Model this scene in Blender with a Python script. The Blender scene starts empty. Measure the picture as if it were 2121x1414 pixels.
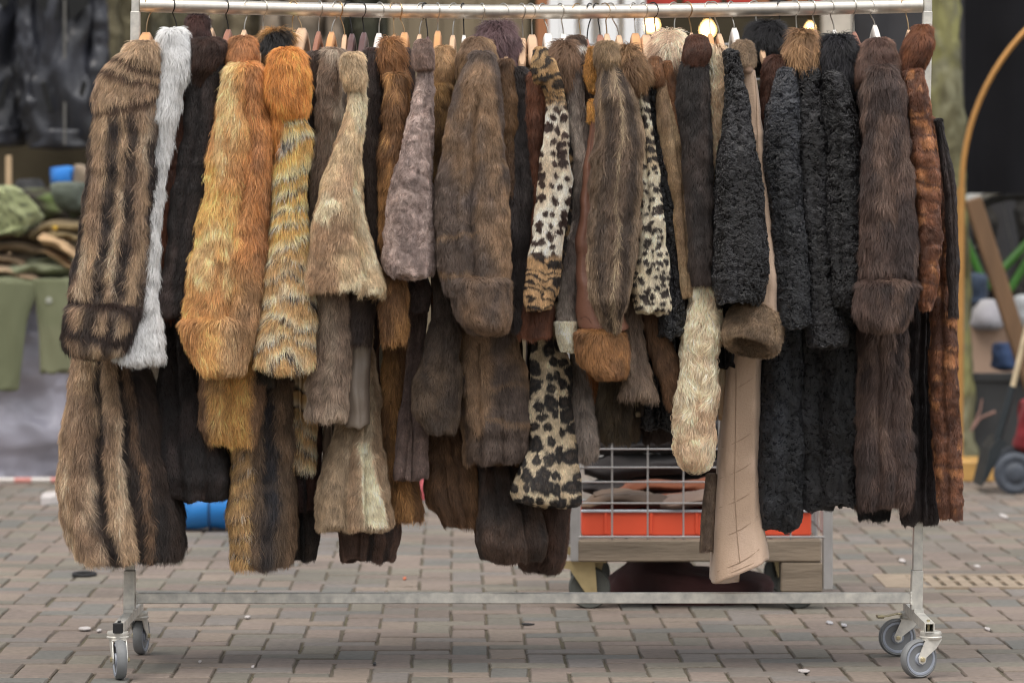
import bpy, math, random
import numpy as np
from mathutils import Vector, Matrix

random.seed(7)
RNG = np.random.default_rng(11)
SC = bpy.context.scene
COL = SC.collection

# ------------------------------------------------------------------ camera
CAM_H, FOC, HOR, MIDX = 1.2, 7960.0, 430.0, 1060.5
cam_d = bpy.data.cameras.new('camera')
cam_d.sensor_width = 36.0
cam_d.lens = 36.0 * FOC / 2121.0
cam_d.shift_y = -(707.0 - HOR) / 2121.0
cam_d.clip_end = 500.0
cam_d.dof.use_dof = True
cam_d.dof.focus_distance = 9.84
cam_d.dof.aperture_fstop = 4.3
cam = bpy.data.objects.new('camera', cam_d)
cam.location = (0, 0, CAM_H)
cam.rotation_euler = (math.radians(90), 0, 0)
COL.objects.link(cam)
SC.camera = cam

# ------------------------------------------------------------------ light
SUN_EL, SUN_AZ = math.radians(58), math.radians(-45)     # azimuth: from behind the camera, to its left
world = bpy.data.worlds.new('World')
SC.world = world
world.use_nodes = True
wn, wl = world.node_tree.nodes, world.node_tree.links
sky = wn.new('ShaderNodeTexSky')
sky.sky_type = 'NISHITA'
sky.sun_disc = False
sky.sun_elevation = SUN_EL
sky.sun_rotation = math.radians(180) + SUN_AZ
sky.air_density = 1.0
sky.dust_density = 4.0
sky.ozone_density = 1.0
hsv = wn.new('ShaderNodeHueSaturation')
hsv.inputs['Saturation'].default_value = 0.16
wl.new(sky.outputs[0], hsv.inputs['Color'])
wl.new(hsv.outputs[0], wn['Background'].inputs['Color'])
wn['Background'].inputs['Strength'].default_value = 0.11
sun_d = bpy.data.lights.new('sun', 'SUN')
sun_d.energy = 1.5
sun_d.angle = math.radians(34)
sun_d.color = (1.0, 0.93, 0.84)
sun = bpy.data.objects.new('sun', sun_d)
sdir = Vector((math.sin(SUN_AZ) * math.cos(SUN_EL), -math.cos(SUN_AZ) * math.cos(SUN_EL), math.sin(SUN_EL)))
sun.rotation_euler = sdir.to_track_quat('Z', 'Y').to_euler()
COL.objects.link(sun)
SC.view_settings.view_transform = 'Standard'
SC.view_settings.look = 'None'
SC.view_settings.gamma = 1.0
SC.view_settings.use_curve_mapping = False
SC.view_settings.exposure = 0.74
SC.cycles.filter_width = 1.15
SC.cycles.max_bounces = 8
SC.cycles.diffuse_bounces = 5
SC.cycles.glossy_bounces = 3
SC.cycles.transmission_bounces = 4
SC.cycles.transparent_max_bounces = 6

# ------------------------------------------------------------------ helpers
def pt(px, py, Y):
    """the point at depth Y that stands at pixel (px, py) of the 2121 px wide photograph"""
    return Vector(((px - MIDX) / FOC * Y, Y, CAM_H - (py - HOR) / FOC * Y))

def sx(px, Y):
    return (px - MIDX) / FOC * Y

def sz(py, Y):
    return CAM_H - (py - HOR) / FOC * Y

def lin(c):
    c = np.asarray(c, float) / 255.0
    return np.where(c <= 0.04045, c / 12.92, ((c + 0.055) / 1.055) ** 2.4)

def link(name, me, mat=None, parent=None, kind=None):
    o = bpy.data.objects.new(name, me)
    COL.objects.link(o)
    if mat is not None and len(me.materials) == 0:
        me.materials.append(mat)
    if parent is not None:
        o.parent = parent
    if kind:
        o['kind'] = kind
    return o

def tag(o, label, cat, group=None):
    o['label'] = label
    o['category'] = cat
    if group:
        o['group'] = group
    return o

def thing(name, label, cat, group=None, loc=(0, 0, 0)):
    o = bpy.data.objects.new(name, None)
    o.empty_display_size = 0.05
    o.location = loc
    COL.objects.link(o)
    return tag(o, label, cat, group)

def mesh_from(name, V, Fc, smooth=True, tint=None):
    me = bpy.data.meshes.new(name)
    me.from_pydata([tuple(v) for v in V], [], [tuple(f) for f in Fc])
    if smooth:
        me.polygons.foreach_set('use_smooth', [True] * len(me.polygons))
    if tint is not None:
        a = me.color_attributes.new('tint', 'FLOAT_COLOR', 'POINT')
        t = np.ones((len(V), 4), np.float32)
        t[:, :3] = tint
        a.data.foreach_set('color', t.ravel())
    me.update()
    return me

class MB:
    """collects primitive shapes that make up one part"""
    def __init__(s):
        s.V, s.F = [], []
    def add(s, V, Fc):
        n = len(s.V)
        s.V += [tuple(v) for v in V]
        s.F += [tuple(i + n for i in f) for f in Fc]
        return s
    def box(s, c, d, rot=None, bev=0.0):
        """bevelled box: centre c, full size d"""
        hx, hy, hz = d[0] / 2, d[1] / 2, d[2] / 2
        R = rot or Matrix.Identity(3)
        c = Vector(c)
        if bev <= 0:
            P = [(x * hx, y * hy, z * hz) for z in (-1, 1) for y in (-1, 1) for x in (-1, 1)]
            Fc = [(0, 2, 3, 1), (4, 5, 7, 6), (0, 1, 5, 4), (2, 6, 7, 3), (0, 4, 6, 2), (1, 3, 7, 5)]
            return s.add([c + R @ Vector(p) for p in P], Fc)
        b = min(bev, hx * .9, hy * .9, hz * .9)
        P, idx = [], {}
        for sx_ in (-1, 1):
            for sy_ in (-1, 1):
                for sz_ in (-1, 1):
                    for ax in range(3):
                        p = [sx_ * (hx - b), sy_ * (hy - b), sz_ * (hz - b)]
                        p[ax] = (sx_, sy_, sz_)[ax] * (hx, hy, hz)[ax]
                        idx[(sx_, sy_, sz_, ax)] = len(P)
                        P.append(p)
        Fc = []
        S = (-1, 1)
        for ax in range(3):
            o1, o2 = [a for a in range(3) if a != ax]
            for s0 in S:
                q = []
                for a, b2 in ((-1, -1), (1, -1), (1, 1), (-1, 1)):
                    k = [0, 0, 0]
                    k[ax] = s0; k[o1] = a; k[o2] = b2
                    q.append(idx[(k[0], k[1], k[2], ax)])
                flip = (s0 == -1) ^ (ax == 1)
                Fc.append(tuple(q[::-1]) if flip else tuple(q))
        for ax in range(3):
            o1, o2 = [a for a in range(3) if a != ax]
            for a in S:
                for b2 in S:
                    k1 = [0, 0, 0]; k2 = [0, 0, 0]
                    k1[o1] = k2[o1] = a; k1[o2] = k2[o2] = b2
                    k1[ax] = -1; k2[ax] = 1
                    Fc.append((idx[(*k1, o1)], idx[(*k1, o2)], idx[(*k2, o2)], idx[(*k2, o1)]))
        for a in S:
            for b2 in S:
                for c2 in S:
                    Fc.append((idx[(a, b2, c2, 0)], idx[(a, b2, c2, 1)], idx[(a, b2, c2, 2)]))
        return s.add([c + R @ Vector(p) for p in P], Fc)
    def tube(s, pts, r, n=8, cap=True):
        pts = [Vector(p) for p in pts]
        rs = r if hasattr(r, '__len__') else [r] * len(pts)
        V, Fc = [], []
        up = None
        for i, p in enumerate(pts):
            t = (pts[min(i + 1, len(pts) - 1)] - pts[max(i - 1, 0)]).normalized()
            if up is None:
                a = Vector((0, 0, 1)) if abs(t.z) < .9 else Vector((1, 0, 0))
                up = (a - t * a.dot(t)).normalized()
            else:
                up = (up - t * up.dot(t)).normalized()
            sd = t.cross(up)
            for k in range(n):
                a = 2 * math.pi * k / n
                V.append(p + (up * math.cos(a) + sd * math.sin(a)) * rs[i])
        for i in range(len(pts) - 1):
            for k in range(n):
                a, b = i * n + k, i * n + (k + 1) % n
                Fc.append((a, b, b + n, a + n))
        if cap:
            Fc.append(tuple(range(n))[::-1])
            Fc.append(tuple(range((len(pts) - 1) * n, len(pts) * n)))
        return s.add(V, Fc)
    def lathe(s, prof, c, axis, n=24):
        """prof: (radius, offset along axis) pairs, closed by the axis"""
        axis = Vector(axis).normalized()
        a = Vector((0, 0, 1)) if abs(axis.z) < .9 else Vector((1, 0, 0))
        u = (a - axis * a.dot(axis)).normalized()
        w = axis.cross(u)
        c = Vector(c)
        V, Fc = [], []
        for r, o in prof:
            for k in range(n):
                t = 2 * math.pi * k / n
                V.append(c + axis * o + (u * math.cos(t) + w * math.sin(t)) * r)
        for i in range(len(prof) - 1):
            for k in range(n):
                p, q = i * n + k, i * n + (k + 1) % n
                Fc.append((p, q, q + n, p + n))
        Fc.append(tuple(range(n))[::-1])
        Fc.append(tuple(range((len(prof) - 1) * n, len(prof) * n)))
        return s.add(V, Fc)
    def prism(s, poly, origin, u, v, w, th):
        """polygon in the (u, v) plane pushed th/2 either way along w"""
        u, v, w, o = Vector(u), Vector(v), Vector(w), Vector(origin)
        n = len(poly)
        V = [o + u * a + v * b - w * th / 2 for a, b in poly] + [o + u * a + v * b + w * th / 2 for a, b in poly]
        Fc = [tuple(range(n))[::-1], tuple(range(n, 2 * n))]
        Fc += [(i, (i + 1) % n, n + (i + 1) % n, n + i) for i in range(n)]
        return s.add(V, Fc)
    def build(s, name, mat, parent=None, smooth=False, kind=None, auto=35):
        me = mesh_from(name, s.V, s.F, smooth)
        if smooth and auto:
            me.set_sharp_from_angle(angle=math.radians(auto))
        return link(name, me, mat, parent, kind)

# ------------------------------------------------------------------ noise
def _h(ix, iy, iz, seed):
    h = (ix * 374761393 + iy * 668265263 + iz * 2147483647 + seed * 974711) & 0xffffffff
    h = ((h ^ (h >> 13)) * 1274126177) & 0xffffffff
    h = ((h ^ (h >> 16)) * 2246822519) & 0xffffffff
    return ((h ^ (h >> 15)) & 0xffff) / 32767.5 - 1.0

def noise(p, seed=0):
    p = np.asarray(p, float)
    i = np.floor(p).astype(np.int64)
    f = p - i
    f = f * f * (3 - 2 * f)
    r = 0
    for dx in (0, 1):
        wx = f[:, 0] if dx else 1 - f[:, 0]
        for dy in (0, 1):
            wy = f[:, 1] if dy else 1 - f[:, 1]
            for dz in (0, 1):
                wz = f[:, 2] if dz else 1 - f[:, 2]
                r = r + wx * wy * wz * _h(i[:, 0] + dx, i[:, 1] + dy, i[:, 2] + dz, seed)
    return r

def fbm(p, seed=0, o=3):
    r, a = 0, 1.0
    for k in range(o):
        r = r + a * noise(p * 2 ** k, seed + k)
        a *= .5
    return r / 1.4

def sstep(a, b, x):
    t = np.clip((x - a) / (b - a), 0, 1)
    return t * t * (3 - 2 * t)

def mixc(a, b, t):
    t = np.asarray(t)[:, None]
    return np.asarray(a, float) * (1 - t) + np.asarray(b, float) * t

# ------------------------------------------------------------------ materials
def mat_new(name):
    m = bpy.data.materials.new(name)
    m.use_nodes = True
    return m, m.node_tree.nodes, m.node_tree.links, m.node_tree.nodes['Principled BSDF']

def simple(name, rgb, rough=.6, metal=0.0, var=.12, scale=30, bump=0.0, bscale=None, spec=.5, stretch=(1, 1, 1)):
    """colour rgb (sRGB 0-255) with noise variation and fine relief"""
    m, N, L, b = mat_new(name)
    tc = N.new('ShaderNodeTexCoord')
    mp = N.new('ShaderNodeMapping'); mp.inputs['Scale'].default_value = stretch
    L.new(tc.outputs['Object'], mp.inputs['Vector'])
    nz = N.new('ShaderNodeTexNoise'); nz.inputs['Scale'].default_value = scale; nz.inputs['Detail'].default_value = 5
    L.new(mp.outputs[0], nz.inputs['Vector'])
    rp = N.new('ShaderNodeValToRGB')
    c = lin(rgb)
    rp.color_ramp.elements[0].position = .3; rp.color_ramp.elements[1].position = .7
    rp.color_ramp.elements[0].color = (*(c * (1 - var * 1.6)), 1)
    rp.color_ramp.elements[1].color = (*np.minimum(c * (1 + var * 1.6), .95), 1)
    L.new(nz.outputs['Fac'], rp.inputs[0])
    L.new(rp.outputs[0], b.inputs['Base Color'])
    b.inputs['Roughness'].default_value = rough
    b.inputs['Metallic'].default_value = metal
    b.inputs['Specular IOR Level'].default_value = spec
    if bump:
        n2 = N.new('ShaderNodeTexNoise'); n2.inputs['Scale'].default_value = bscale or scale * 3; n2.inputs['Detail'].default_value = 6
        L.new(mp.outputs[0], n2.inputs['Vector'])
        bp = N.new('ShaderNodeBump'); bp.inputs['Strength'].default_value = bump; bp.inputs['Distance'].default_value = .004
        L.new(n2.outputs['Fac'], bp.inputs['Height'])
        L.new(bp.outputs[0], b.inputs['Normal'])
    return m

def tint_mat(name, rough=.7, spec=.3, bump=0.0, bscale=200, sheen=0.0, gain=1.0):
    """reads the colour attribute 'tint' that the pattern functions wrote"""
    m, N, L, b = mat_new(name)
    at = N.new('ShaderNodeAttribute'); at.attribute_name = 'tint'
    mx = N.new('ShaderNodeVectorMath'); mx.operation = 'SCALE'; mx.inputs['Scale'].default_value = gain
    L.new(at.outputs['Color'], mx.inputs[0])
    L.new(mx.outputs[0], b.inputs['Base Color'])
    b.inputs['Roughness'].default_value = rough
    b.inputs['Specular IOR Level'].default_value = spec
    b.inputs['Sheen Weight'].default_value = sheen
    if bump:
        tc = N.new('ShaderNodeTexCoord')
        n2 = N.new('ShaderNodeTexNoise'); n2.inputs['Scale'].default_value = bscale; n2.inputs['Detail'].default_value = 5
        L.new(tc.outputs['Object'], n2.inputs['Vector'])
        bp = N.new('ShaderNodeBump'); bp.inputs['Strength'].default_value = bump; bp.inputs['Distance'].default_value = .003
        L.new(n2.outputs['Fac'], bp.inputs['Height'])
        L.new(bp.outputs[0], b.inputs['Normal'])
    return m

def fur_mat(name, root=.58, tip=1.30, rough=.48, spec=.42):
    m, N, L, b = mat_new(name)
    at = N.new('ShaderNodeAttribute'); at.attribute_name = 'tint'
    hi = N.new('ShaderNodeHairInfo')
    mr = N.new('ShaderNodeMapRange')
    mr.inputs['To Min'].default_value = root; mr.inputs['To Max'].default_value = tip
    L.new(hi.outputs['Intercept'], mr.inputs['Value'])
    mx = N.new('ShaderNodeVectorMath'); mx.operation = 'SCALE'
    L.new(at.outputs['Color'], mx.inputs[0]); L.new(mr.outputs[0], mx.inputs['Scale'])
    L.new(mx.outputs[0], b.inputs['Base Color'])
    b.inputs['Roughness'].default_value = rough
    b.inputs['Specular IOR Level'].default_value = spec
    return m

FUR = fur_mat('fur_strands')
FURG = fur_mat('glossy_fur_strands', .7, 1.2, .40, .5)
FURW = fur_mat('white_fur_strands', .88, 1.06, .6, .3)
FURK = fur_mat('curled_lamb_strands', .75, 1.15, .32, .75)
SKIN = tint_mat('pelt', .8, .2, gain=.75)
SUEDE = tint_mat('suede', .9, .15, .5, 260, .3)
LEATH = tint_mat('leather', .42, .5, .35, 180)
FELT = tint_mat('short_pile', .8, .25, .6, 420, .15)
CLOTH = tint_mat('woven_cloth', .85, .2, .4, 500, .1)
# ------------------------------------------------------------------ ground
def ground_mat():
    m, N, L, b = mat_new('joint_sand')
    tc = N.new('ShaderNodeTexCoord')
    n1 = N.new('ShaderNodeTexNoise'); n1.inputs['Scale'].default_value = 3.0; n1.inputs['Detail'].default_value = 8
    n2 = N.new('ShaderNodeTexNoise'); n2.inputs['Scale'].default_value = 90; n2.inputs['Detail'].default_value = 4
    L.new(tc.outputs['Object'], n1.inputs['Vector']); L.new(tc.outputs['Object'], n2.inputs['Vector'])
    rp = N.new('ShaderNodeValToRGB')
    rp.color_ramp.elements[0].position = .38; rp.color_ramp.elements[1].position = .62
    rp.color_ramp.elements[0].color = (*lin((104, 98, 76)), 1)
    rp.color_ramp.elements[1].color = (*lin((110, 100, 88)), 1)
    L.new(n1.outputs['Fac'], rp.inputs[0])
    mx = N.new('ShaderNodeMix'); mx.data_type = 'RGBA'; mx.blend_type = 'MULTIPLY'; mx.inputs[0].default_value = .6
    L.new(rp.outputs[0], mx.inputs[6]); L.new(n2.outputs['Fac'], mx.inputs[7])
    L.new(mx.outputs[2], b.inputs['Base Color'])
    b.inputs['Roughness'].default_value = .95
    return m

gm = MB()
gm.add([(-120, -40, 0), (120, -40, 0), (120, 200, 0), (-120, 200, 0)], [(0, 1, 2, 3)])
ground = gm.build('ground', ground_mat(), kind='structure')
ground.location.z = -.0055
pav = bpy.data.objects.new('pavement', None)
COL.objects.link(pav)
pav['kind'] = 'structure'

def paver_mat():
    m, N, L, b = mat_new('clay_paver')
    at = N.new('ShaderNodeAttribute'); at.attribute_name = 'tint'
    tc = N.new('ShaderNodeTexCoord'); ge = N.new('ShaderNodeNewGeometry')
    n1 = N.new('ShaderNodeTexNoise'); n1.inputs['Scale'].default_value = 45; n1.inputs['Detail'].default_value = 7; n1.inputs['Roughness'].default_value = .65
    n3 = N.new('ShaderNodeTexNoise'); n3.inputs['Scale'].default_value = 1.7; n3.inputs['Detail'].default_value = 5
    L.new(ge.outputs['Position'], n1.inputs['Vector']); L.new(ge.outputs['Position'], n3.inputs['Vector'])
    r1 = N.new('ShaderNodeMapRange'); r1.inputs['From Min'].default_value = .3; r1.inputs['From Max'].default_value = .7
    r1.inputs['To Min'].default_value = .78; r1.inputs['To Max'].default_value = 1.18
    L.new(n1.outputs['Fac'], r1.inputs['Value'])
    r3 = N.new('ShaderNodeMapRange'); r3.inputs['From Min'].default_value = .3; r3.inputs['From Max'].default_value = .7
    r3.inputs['To Min'].default_value = .82; r3.inputs['To Max'].default_value = 1.12
    L.new(n3.outputs['Fac'], r3.inputs['Value'])
    mu = N.new('ShaderNodeMath'); mu.operation = 'MULTIPLY'
    L.new(r1.outputs[0], mu.inputs[0]); L.new(r3.outputs[0], mu.inputs[1])
    mx = N.new('ShaderNodeVectorMath'); mx.operation = 'SCALE'
    L.new(at.outputs['Color'], mx.inputs[0]); L.new(mu.outputs[0], mx.inputs['Scale'])
    L.new(mx.outputs[0], b.inputs['Base Color'])
    b.inputs['Roughness'].default_value = .72
    b.inputs['Specular IOR Level'].default_value = .35
    bp = N.new('ShaderNodeBump'); bp.inputs['Strength'].default_value = .35; bp.inputs['Distance'].default_value = .003
    L.new(n1.outputs['Fac'], bp.inputs['Height']); L.new(bp.outputs[0], b.inputs['Normal'])
    return m

PAVER = paver_mat()
PW = .102
def paver_geo(nx, ny, rough):
    """one paver nx by ny units, its upper edge rounded and a little chipped"""
    w, d = nx * PW - .0038, ny * PW - .0038
    V, Fc = [], []
    per = []
    for (x0, y0, x1, y1, n) in ((-1, -1, 1, -1, 3), (1, -1, 1, 1, 3), (1, 1, -1, 1, 3), (-1, 1, -1, -1, 3)):
        for k in range(n):
            t = k / n
            per.append((x0 + (x1 - x0) * t, y0 + (y1 - y0) * t))
    n = len(per)
    for z, ins in ((-.03, 0), (-.0045, 0), (0, .0045)):
        for (x, y) in per:
            j = random.uniform(-rough, rough)
            V.append((x * (w / 2 - ins + j), y * (d / 2 - ins + j), z))
    for r in range(2):
        for k in range(n):
            Fc.append((r * n + k, r * n + (k + 1) % n, (r + 1) * n + (k + 1) % n, (r + 1) * n + k))
    Fc.append(tuple(range(2 * n, 3 * n)))
    return V, Fc

PCOLS = [(133, 113, 104), (126, 111, 103), (138, 117, 107), (120, 108, 98), (128, 114, 108), (141, 120, 108), (124, 106, 97), (132, 118, 106), (117, 108, 102)]
PCOLS = [(q[0] * .955, q[1] * 1.02, q[2] * 1.035) for q in PCOLS]
def ptint(V, k):
    # joint dirt clings to the lower edge of every paver
    return np.array([lin(PCOLS[k]) if v[2] > -.001 else lin((98, 89, 78)) for v in V])
vari = {}
for ori in (0, 1):
    for k in range(9):
        V, Fc = paver_geo(2 if ori == 0 else 1, 1 if ori == 0 else 2, .0016)
        vari[(ori, k)] = (V, Fc)
PROT = math.radians(.83)
spots = []
for i in range(-70, 130):
    for j in range(-60, 60):
        bx, by = i + 2 * j, i - 2 * j
        for ori, (cx, cy) in ((0, (1, .5)), (1, (.5, 2))):
            X, Y = -(bx + cx) * PW, (by + cy) * PW + 13.0
            x, y = X * math.cos(PROT) - (Y - 13) * math.sin(PROT), 13 + X * math.sin(PROT) + (Y - 13) * math.cos(PROT)
            if 8.9 < y < 23 and abs(x) < y * .136 + .3:
                # the drain grate takes the place of a few pavers
                if 12.12 < y < 12.60 and 1.3 < x < 1.95:
                    continue
                spots.append((y, x, ori))
spots.sort()
inview = [s for s in spots if s[0] > 9.6]
near = set(id(s) for s in inview[:300])
pme = {}
far = MB(); far_t = []
for s in spots:
    y, x, ori = s
    k = random.randrange(9)
    z = random.uniform(-.0025, .0015)
    tl = (random.gauss(0, .006), random.gauss(0, .006))
    rz = PROT + random.gauss(0, .008)
    x += random.gauss(0, .0012)
    if id(s) in near:
        if (ori, k) not in pme:
            V, Fc = vari[(ori, k)]
            pme[(ori, k)] = mesh_from('paver', V, Fc, False, ptint(V, k))
            pme[(ori, k)].materials.append(PAVER)
        o = bpy.data.objects.new('paver', pme[(ori, k)])
        o.location = (x, y, z)
        o.rotation_euler = (tl[0], tl[1], rz)
        o.parent = pav
        COL.objects.link(o)
    else:
        V, Fc = vari[(ori, k)]
        R = Matrix.Rotation(rz, 3, 'Z')
        far.add([R @ Vector(v) + Vector((x, y, z + tl[0] * v[1])) for v in V], Fc)
        far_t += list(ptint(V, k))
me = mesh_from('paver', far.V, far.F, False, np.array(far_t))
o = link('distant_pavers', me, PAVER, pav, 'stuff')
# ------------------------------------------------------------------ the clothes rack
RAILY = 10.07
def zinc_mat():
    m, N, L, b = mat_new('galvanised_steel')
    tc = N.new('ShaderNodeTexCoord')
    n1 = N.new('ShaderNodeTexNoise'); n1.inputs['Scale'].default_value = 35; n1.inputs['Detail'].default_value = 6
    L.new(tc.outputs['Object'], n1.inputs['Vector'])
    vo = N.new('ShaderNodeTexVoronoi'); vo.inputs['Scale'].default_value = 160
    L.new(tc.outputs['Object'], vo.inputs['Vector'])
    rp = N.new('ShaderNodeValToRGB')
    rp.color_ramp.elements[0].color = (.50, .49, .46, 1); rp.color_ramp.elements[1].color = (.80, .77, .70, 1)
    rp.color_ramp.elements[0].position = .3; rp.color_ramp.elements[1].position = .7
    L.new(n1.outputs['Fac'], rp.inputs[0])
    L.new(rp.outputs[0], b.inputs['Base Color'])
    b.inputs['Metallic'].default_value = .4
    mr = N.new('ShaderNodeMapRange'); mr.inputs['To Min'].default_value = .34; mr.inputs['To Max'].default_value = .5
    L.new(vo.outputs['Distance'], mr.inputs['Value'])
    L.new(mr.outputs[0], b.inputs['Roughness'])
    return m
ZINC = zinc_mat()
CHROME = simple('polished_rail_steel', (216, 210, 200), .36, .8, .06, 8, .05, 60, stretch=(6, .3, .3))
BLACKP = simple('black_plastic', (28, 28, 30), .45)
GREYR = simple('grey_rubber', (118, 120, 122), .6, 0, .08, 20, .1)
GREYP = simple('grey_plastic_rim', (150, 156, 168), .45, 0, .05, 15)
BRASSY = simple('passivated_zinc', (196, 184, 150), .32, .75, .15, 25)

rack = thing('clothes_rack', 'galvanised steel rolling clothes rack holding the whole row of fur coats', 'clothes rack', loc=(0, RAILY, 0))
def rk(name, mb, mat, smooth=False, parent=None):
    o = mb.build(name, mat, parent or rack, smooth)
    return o
def rel(v):
    return Vector(v) - Vector((0, RAILY, 0))

# rail with its slight sag under the weight
rail_pts = []
for px, py in ((291, 11), (450, 15), (600, 19), (800, 23), (1000, 25), (1200, 25), (1400, 22.5), (1600, 19), (1760, 15.5), (1911, 12)):
    rail_pts.append(rel(pt(px, py, RAILY)))
rail = MB().tube(rail_pts, .0185, 20)
rk('rail', rail, CHROME, True)
def rail_z(px):
    xs = (291, 450, 600, 800, 1000, 1200, 1400, 1600, 1760, 1911)
    ys = (11, 15, 19, 23, 25, 25, 22.5, 19, 15.5, 12)
    return sz(float(np.interp(px, xs, ys)), RAILY)

def post(xt, xb):
    top, bot = pt(xt, -12, RAILY), pt(xb, 1262, RAILY)
    mid = top.lerp(bot, (1180 + 12) / (1262 + 12.))
    ang = math.atan2(top.x - bot.x, top.z - bot.z)
    R = Matrix.Rotation(ang, 3, 'Y')
    m = MB()
    u = pt(xt, 24, RAILY)
    m.box(rel((u + mid) / 2), (.025, .025, (u - mid).length), R, .002)
    rk('post', m, ZINC)
    m = MB(); m.box(rel((top + u) / 2 + Vector((.0005, 0, 0))), (.0215, .0215, (top - u).length + .01), R, .002)
    rk('post_head', m, ZINC)
    m = MB(); m.box(rel((mid + bot) / 2), (.0305, .0305, (mid - bot).length), R, .002)
    o = rk('post_socket', m, ZINC)
    # weld bead where the lower bar meets the socket
    return mid, bot
post(281, 268.5)
post(1921, 1898)
wl_ = MB()
a, b_ = pt(284, 1238, RAILY), pt(1886, 1237, RAILY)
wl_.box(rel((a + b_) / 2), ((b_ - a).length, .028, .0275), None, .002)
rk('lower_bar', wl_, ZINC)
for px in (284.5, 1886):
    m = MB()
    for k in range(9):
        c = pt(px, 1225 + k * 3.0, RAILY)
        m.lathe([(.0005, -.003), (.003, -.001), (.003, .001), (.0005, .003)], rel(c) + Vector((0, -.0145, 0)), (0, .4, 1), 8)
    rk('weld', m, ZINC, True)

feet = []
for px, capped in ((267, True), (1902, False)):
    c = pt(px, 1276, RAILY)
    z = c.z
    m = MB()
    y0, y1 = -.275, .265
    if capped:
        m.box((c.x, (y0 + y1) / 2, z), (.025, y1 - y0, .025), None, .002)
    else:                                   # the open end of the square tube shows its hollow
        t = .0025
        for dx, dz, w, h in ((-.0125 + t / 2, 0, t, .025), (.0125 - t / 2, 0, t, .025), (0, .0125 - t / 2, .025 - 2 * t, t), (0, -.0125 + t / 2, .025 - 2 * t, t)):
            m.box((c.x + dx, (y0 + y1) / 2, z + dz), (w, y1 - y0, h))
        m.box((c.x, .1, z), (.0198, .012, .0198))
    rk('foot', m, ZINC)
    m = MB().box((c.x, 0, z + .016), (.027, .035, .012), None, .001)
    rk('foot_saddle', m, ZINC)
    if capped:
        m = MB().box((c.x, y0 - .004, z), (.0255, .009, .0265), None, .002).box((c.x + .002, y0 + .01, z + .0145), (.008, .02, .004))
        rk('end_cap', m, BLACKP)
    else:
        m = MB().tube([(c.x, y0 + .03, z - .01), (c.x, y0 + .03, z + .018)], .0045, 8)
        rk('bolt', m, BRASSY, True)
    feet.append((c.x, y0 + .03, y1 - .03, z))

def caster(x, y, ztop, yaw, lever=False):
    """swivel caster: yaw is the way the wheel trails (0 = to the right of the picture)"""
    r, w = .0500, .026
    d = Vector((math.cos(yaw), math.sin(yaw), 0))
    ax = Vector((-d.y, d.x, 0))
    up = Vector((0, 0, 1))
    piv = Vector((x, y, 0))
    cen = piv + d * .036 + up * r
    fk = MB()
    fk.lathe([(.014, .0), (.0265, .001), (.028, -.004), (.026, -.010), (.029, -.013), (.027, -.018), (.012, -.019)], piv + up * ztop, (0, 0, 1), 24)
    zt = ztop - .018
    for s in (-1, 1):
        poly = [(-.022, zt), (.026, zt), (.047, r + .004), (.0445, r - .008), (.036, r - .013), (.027, r - .008), (.0245, r + .004), (-.006, zt - .022)]
        fk.prism([(a, b) for a, b in poly], piv + ax * s * (w / 2 + .005), d, up, ax, .003)
    fk.box(piv + d * .004 + up * (zt - .0015), (.05, w + .013, .003), Matrix((d, ax, up)).transposed(), .001)
    ck = fk.build('caster', ZINC, rack, True)
    t = MB()
    t.lathe([(r * .80, -w / 2 + .003), (r * .90, -w / 2), (r * .985, -w / 2 + .005), (r, -w / 2 + .010), (r, w / 2 - .010), (r * .985, w / 2 - .005), (r * .90, w / 2), (r * .80, w / 2 - .003)], cen, ax, 40)
    t.build('tyre', GREYR, ck, True)
    t = MB()
    t.lathe([(r * .30, -w / 2 - .001), (r * .34, -w / 2 + .003), (r * .66, -w / 2 + .005), (r * .72, -w / 2 + .0005), (r * .82, -w / 2 + .0005), (r * .82, w / 2 - .0005), (r * .72, w / 2 - .0005), (r * .66, w / 2 - .005), (r * .34, w / 2 - .003), (r * .30, w / 2 + .001)], cen, ax, 40)
    t.build('rim', GREYP, ck, True)
    t = MB()
    t.lathe([(.0045, -w / 2 - .012), (.0065, -w / 2 - .0115), (.0065, -w / 2 - .0068), (.0035, -w / 2 - .006), (.0035, w / 2 + .006), (.0065, w / 2 + .0068), (.0065, w / 2 + .0115), (.0045, w / 2 + .012)], cen, ax, 6)
    t.build('axle_bolt', BRASSY, ck)
    if lever:
        t = MB()
        P = [piv + d * a + up * b for a, b in ((.01, ztop - .006), (.035, ztop - .004), (.06, ztop - .010), (.082, ztop - .012))]
        for i in range(3):
            c = (P[i] + P[i + 1]) / 2
            q = (P[i + 1] - P[i]).normalized()
            n = ax.cross(q)
            t.box(c, ((P[i + 1] - P[i]).length + .002, .024, .003), Matrix((q, ax, n)).transposed(), .001)
        t.box(P[3], (.02, .028, .008), Matrix((d, ax, up)).transposed(), .002)
        t.build('brake_lever', BRASSY, ck)
    return ck
(xl, yf, yb, zf), (xr, _, _, zr) = feet
caster(xl - .004, yf, zf - .0125, math.radians(-76))
caster(xl + .001, yb, zf - .0125, math.radians(82))
caster(xr + .006, yf, zr - .0125, math.radians(205))
caster(xr + .004, yb, zr - .0125, math.radians(183), True)
# ------------------------------------------------------------------ coats: shapes, patterns and fur
ROWSTEP = 6.0
class Grid: pass

def rows_of(s):
    return [tuple(float(q) for q in r.split()) for r in s.split(';') if r.strip()]

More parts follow.
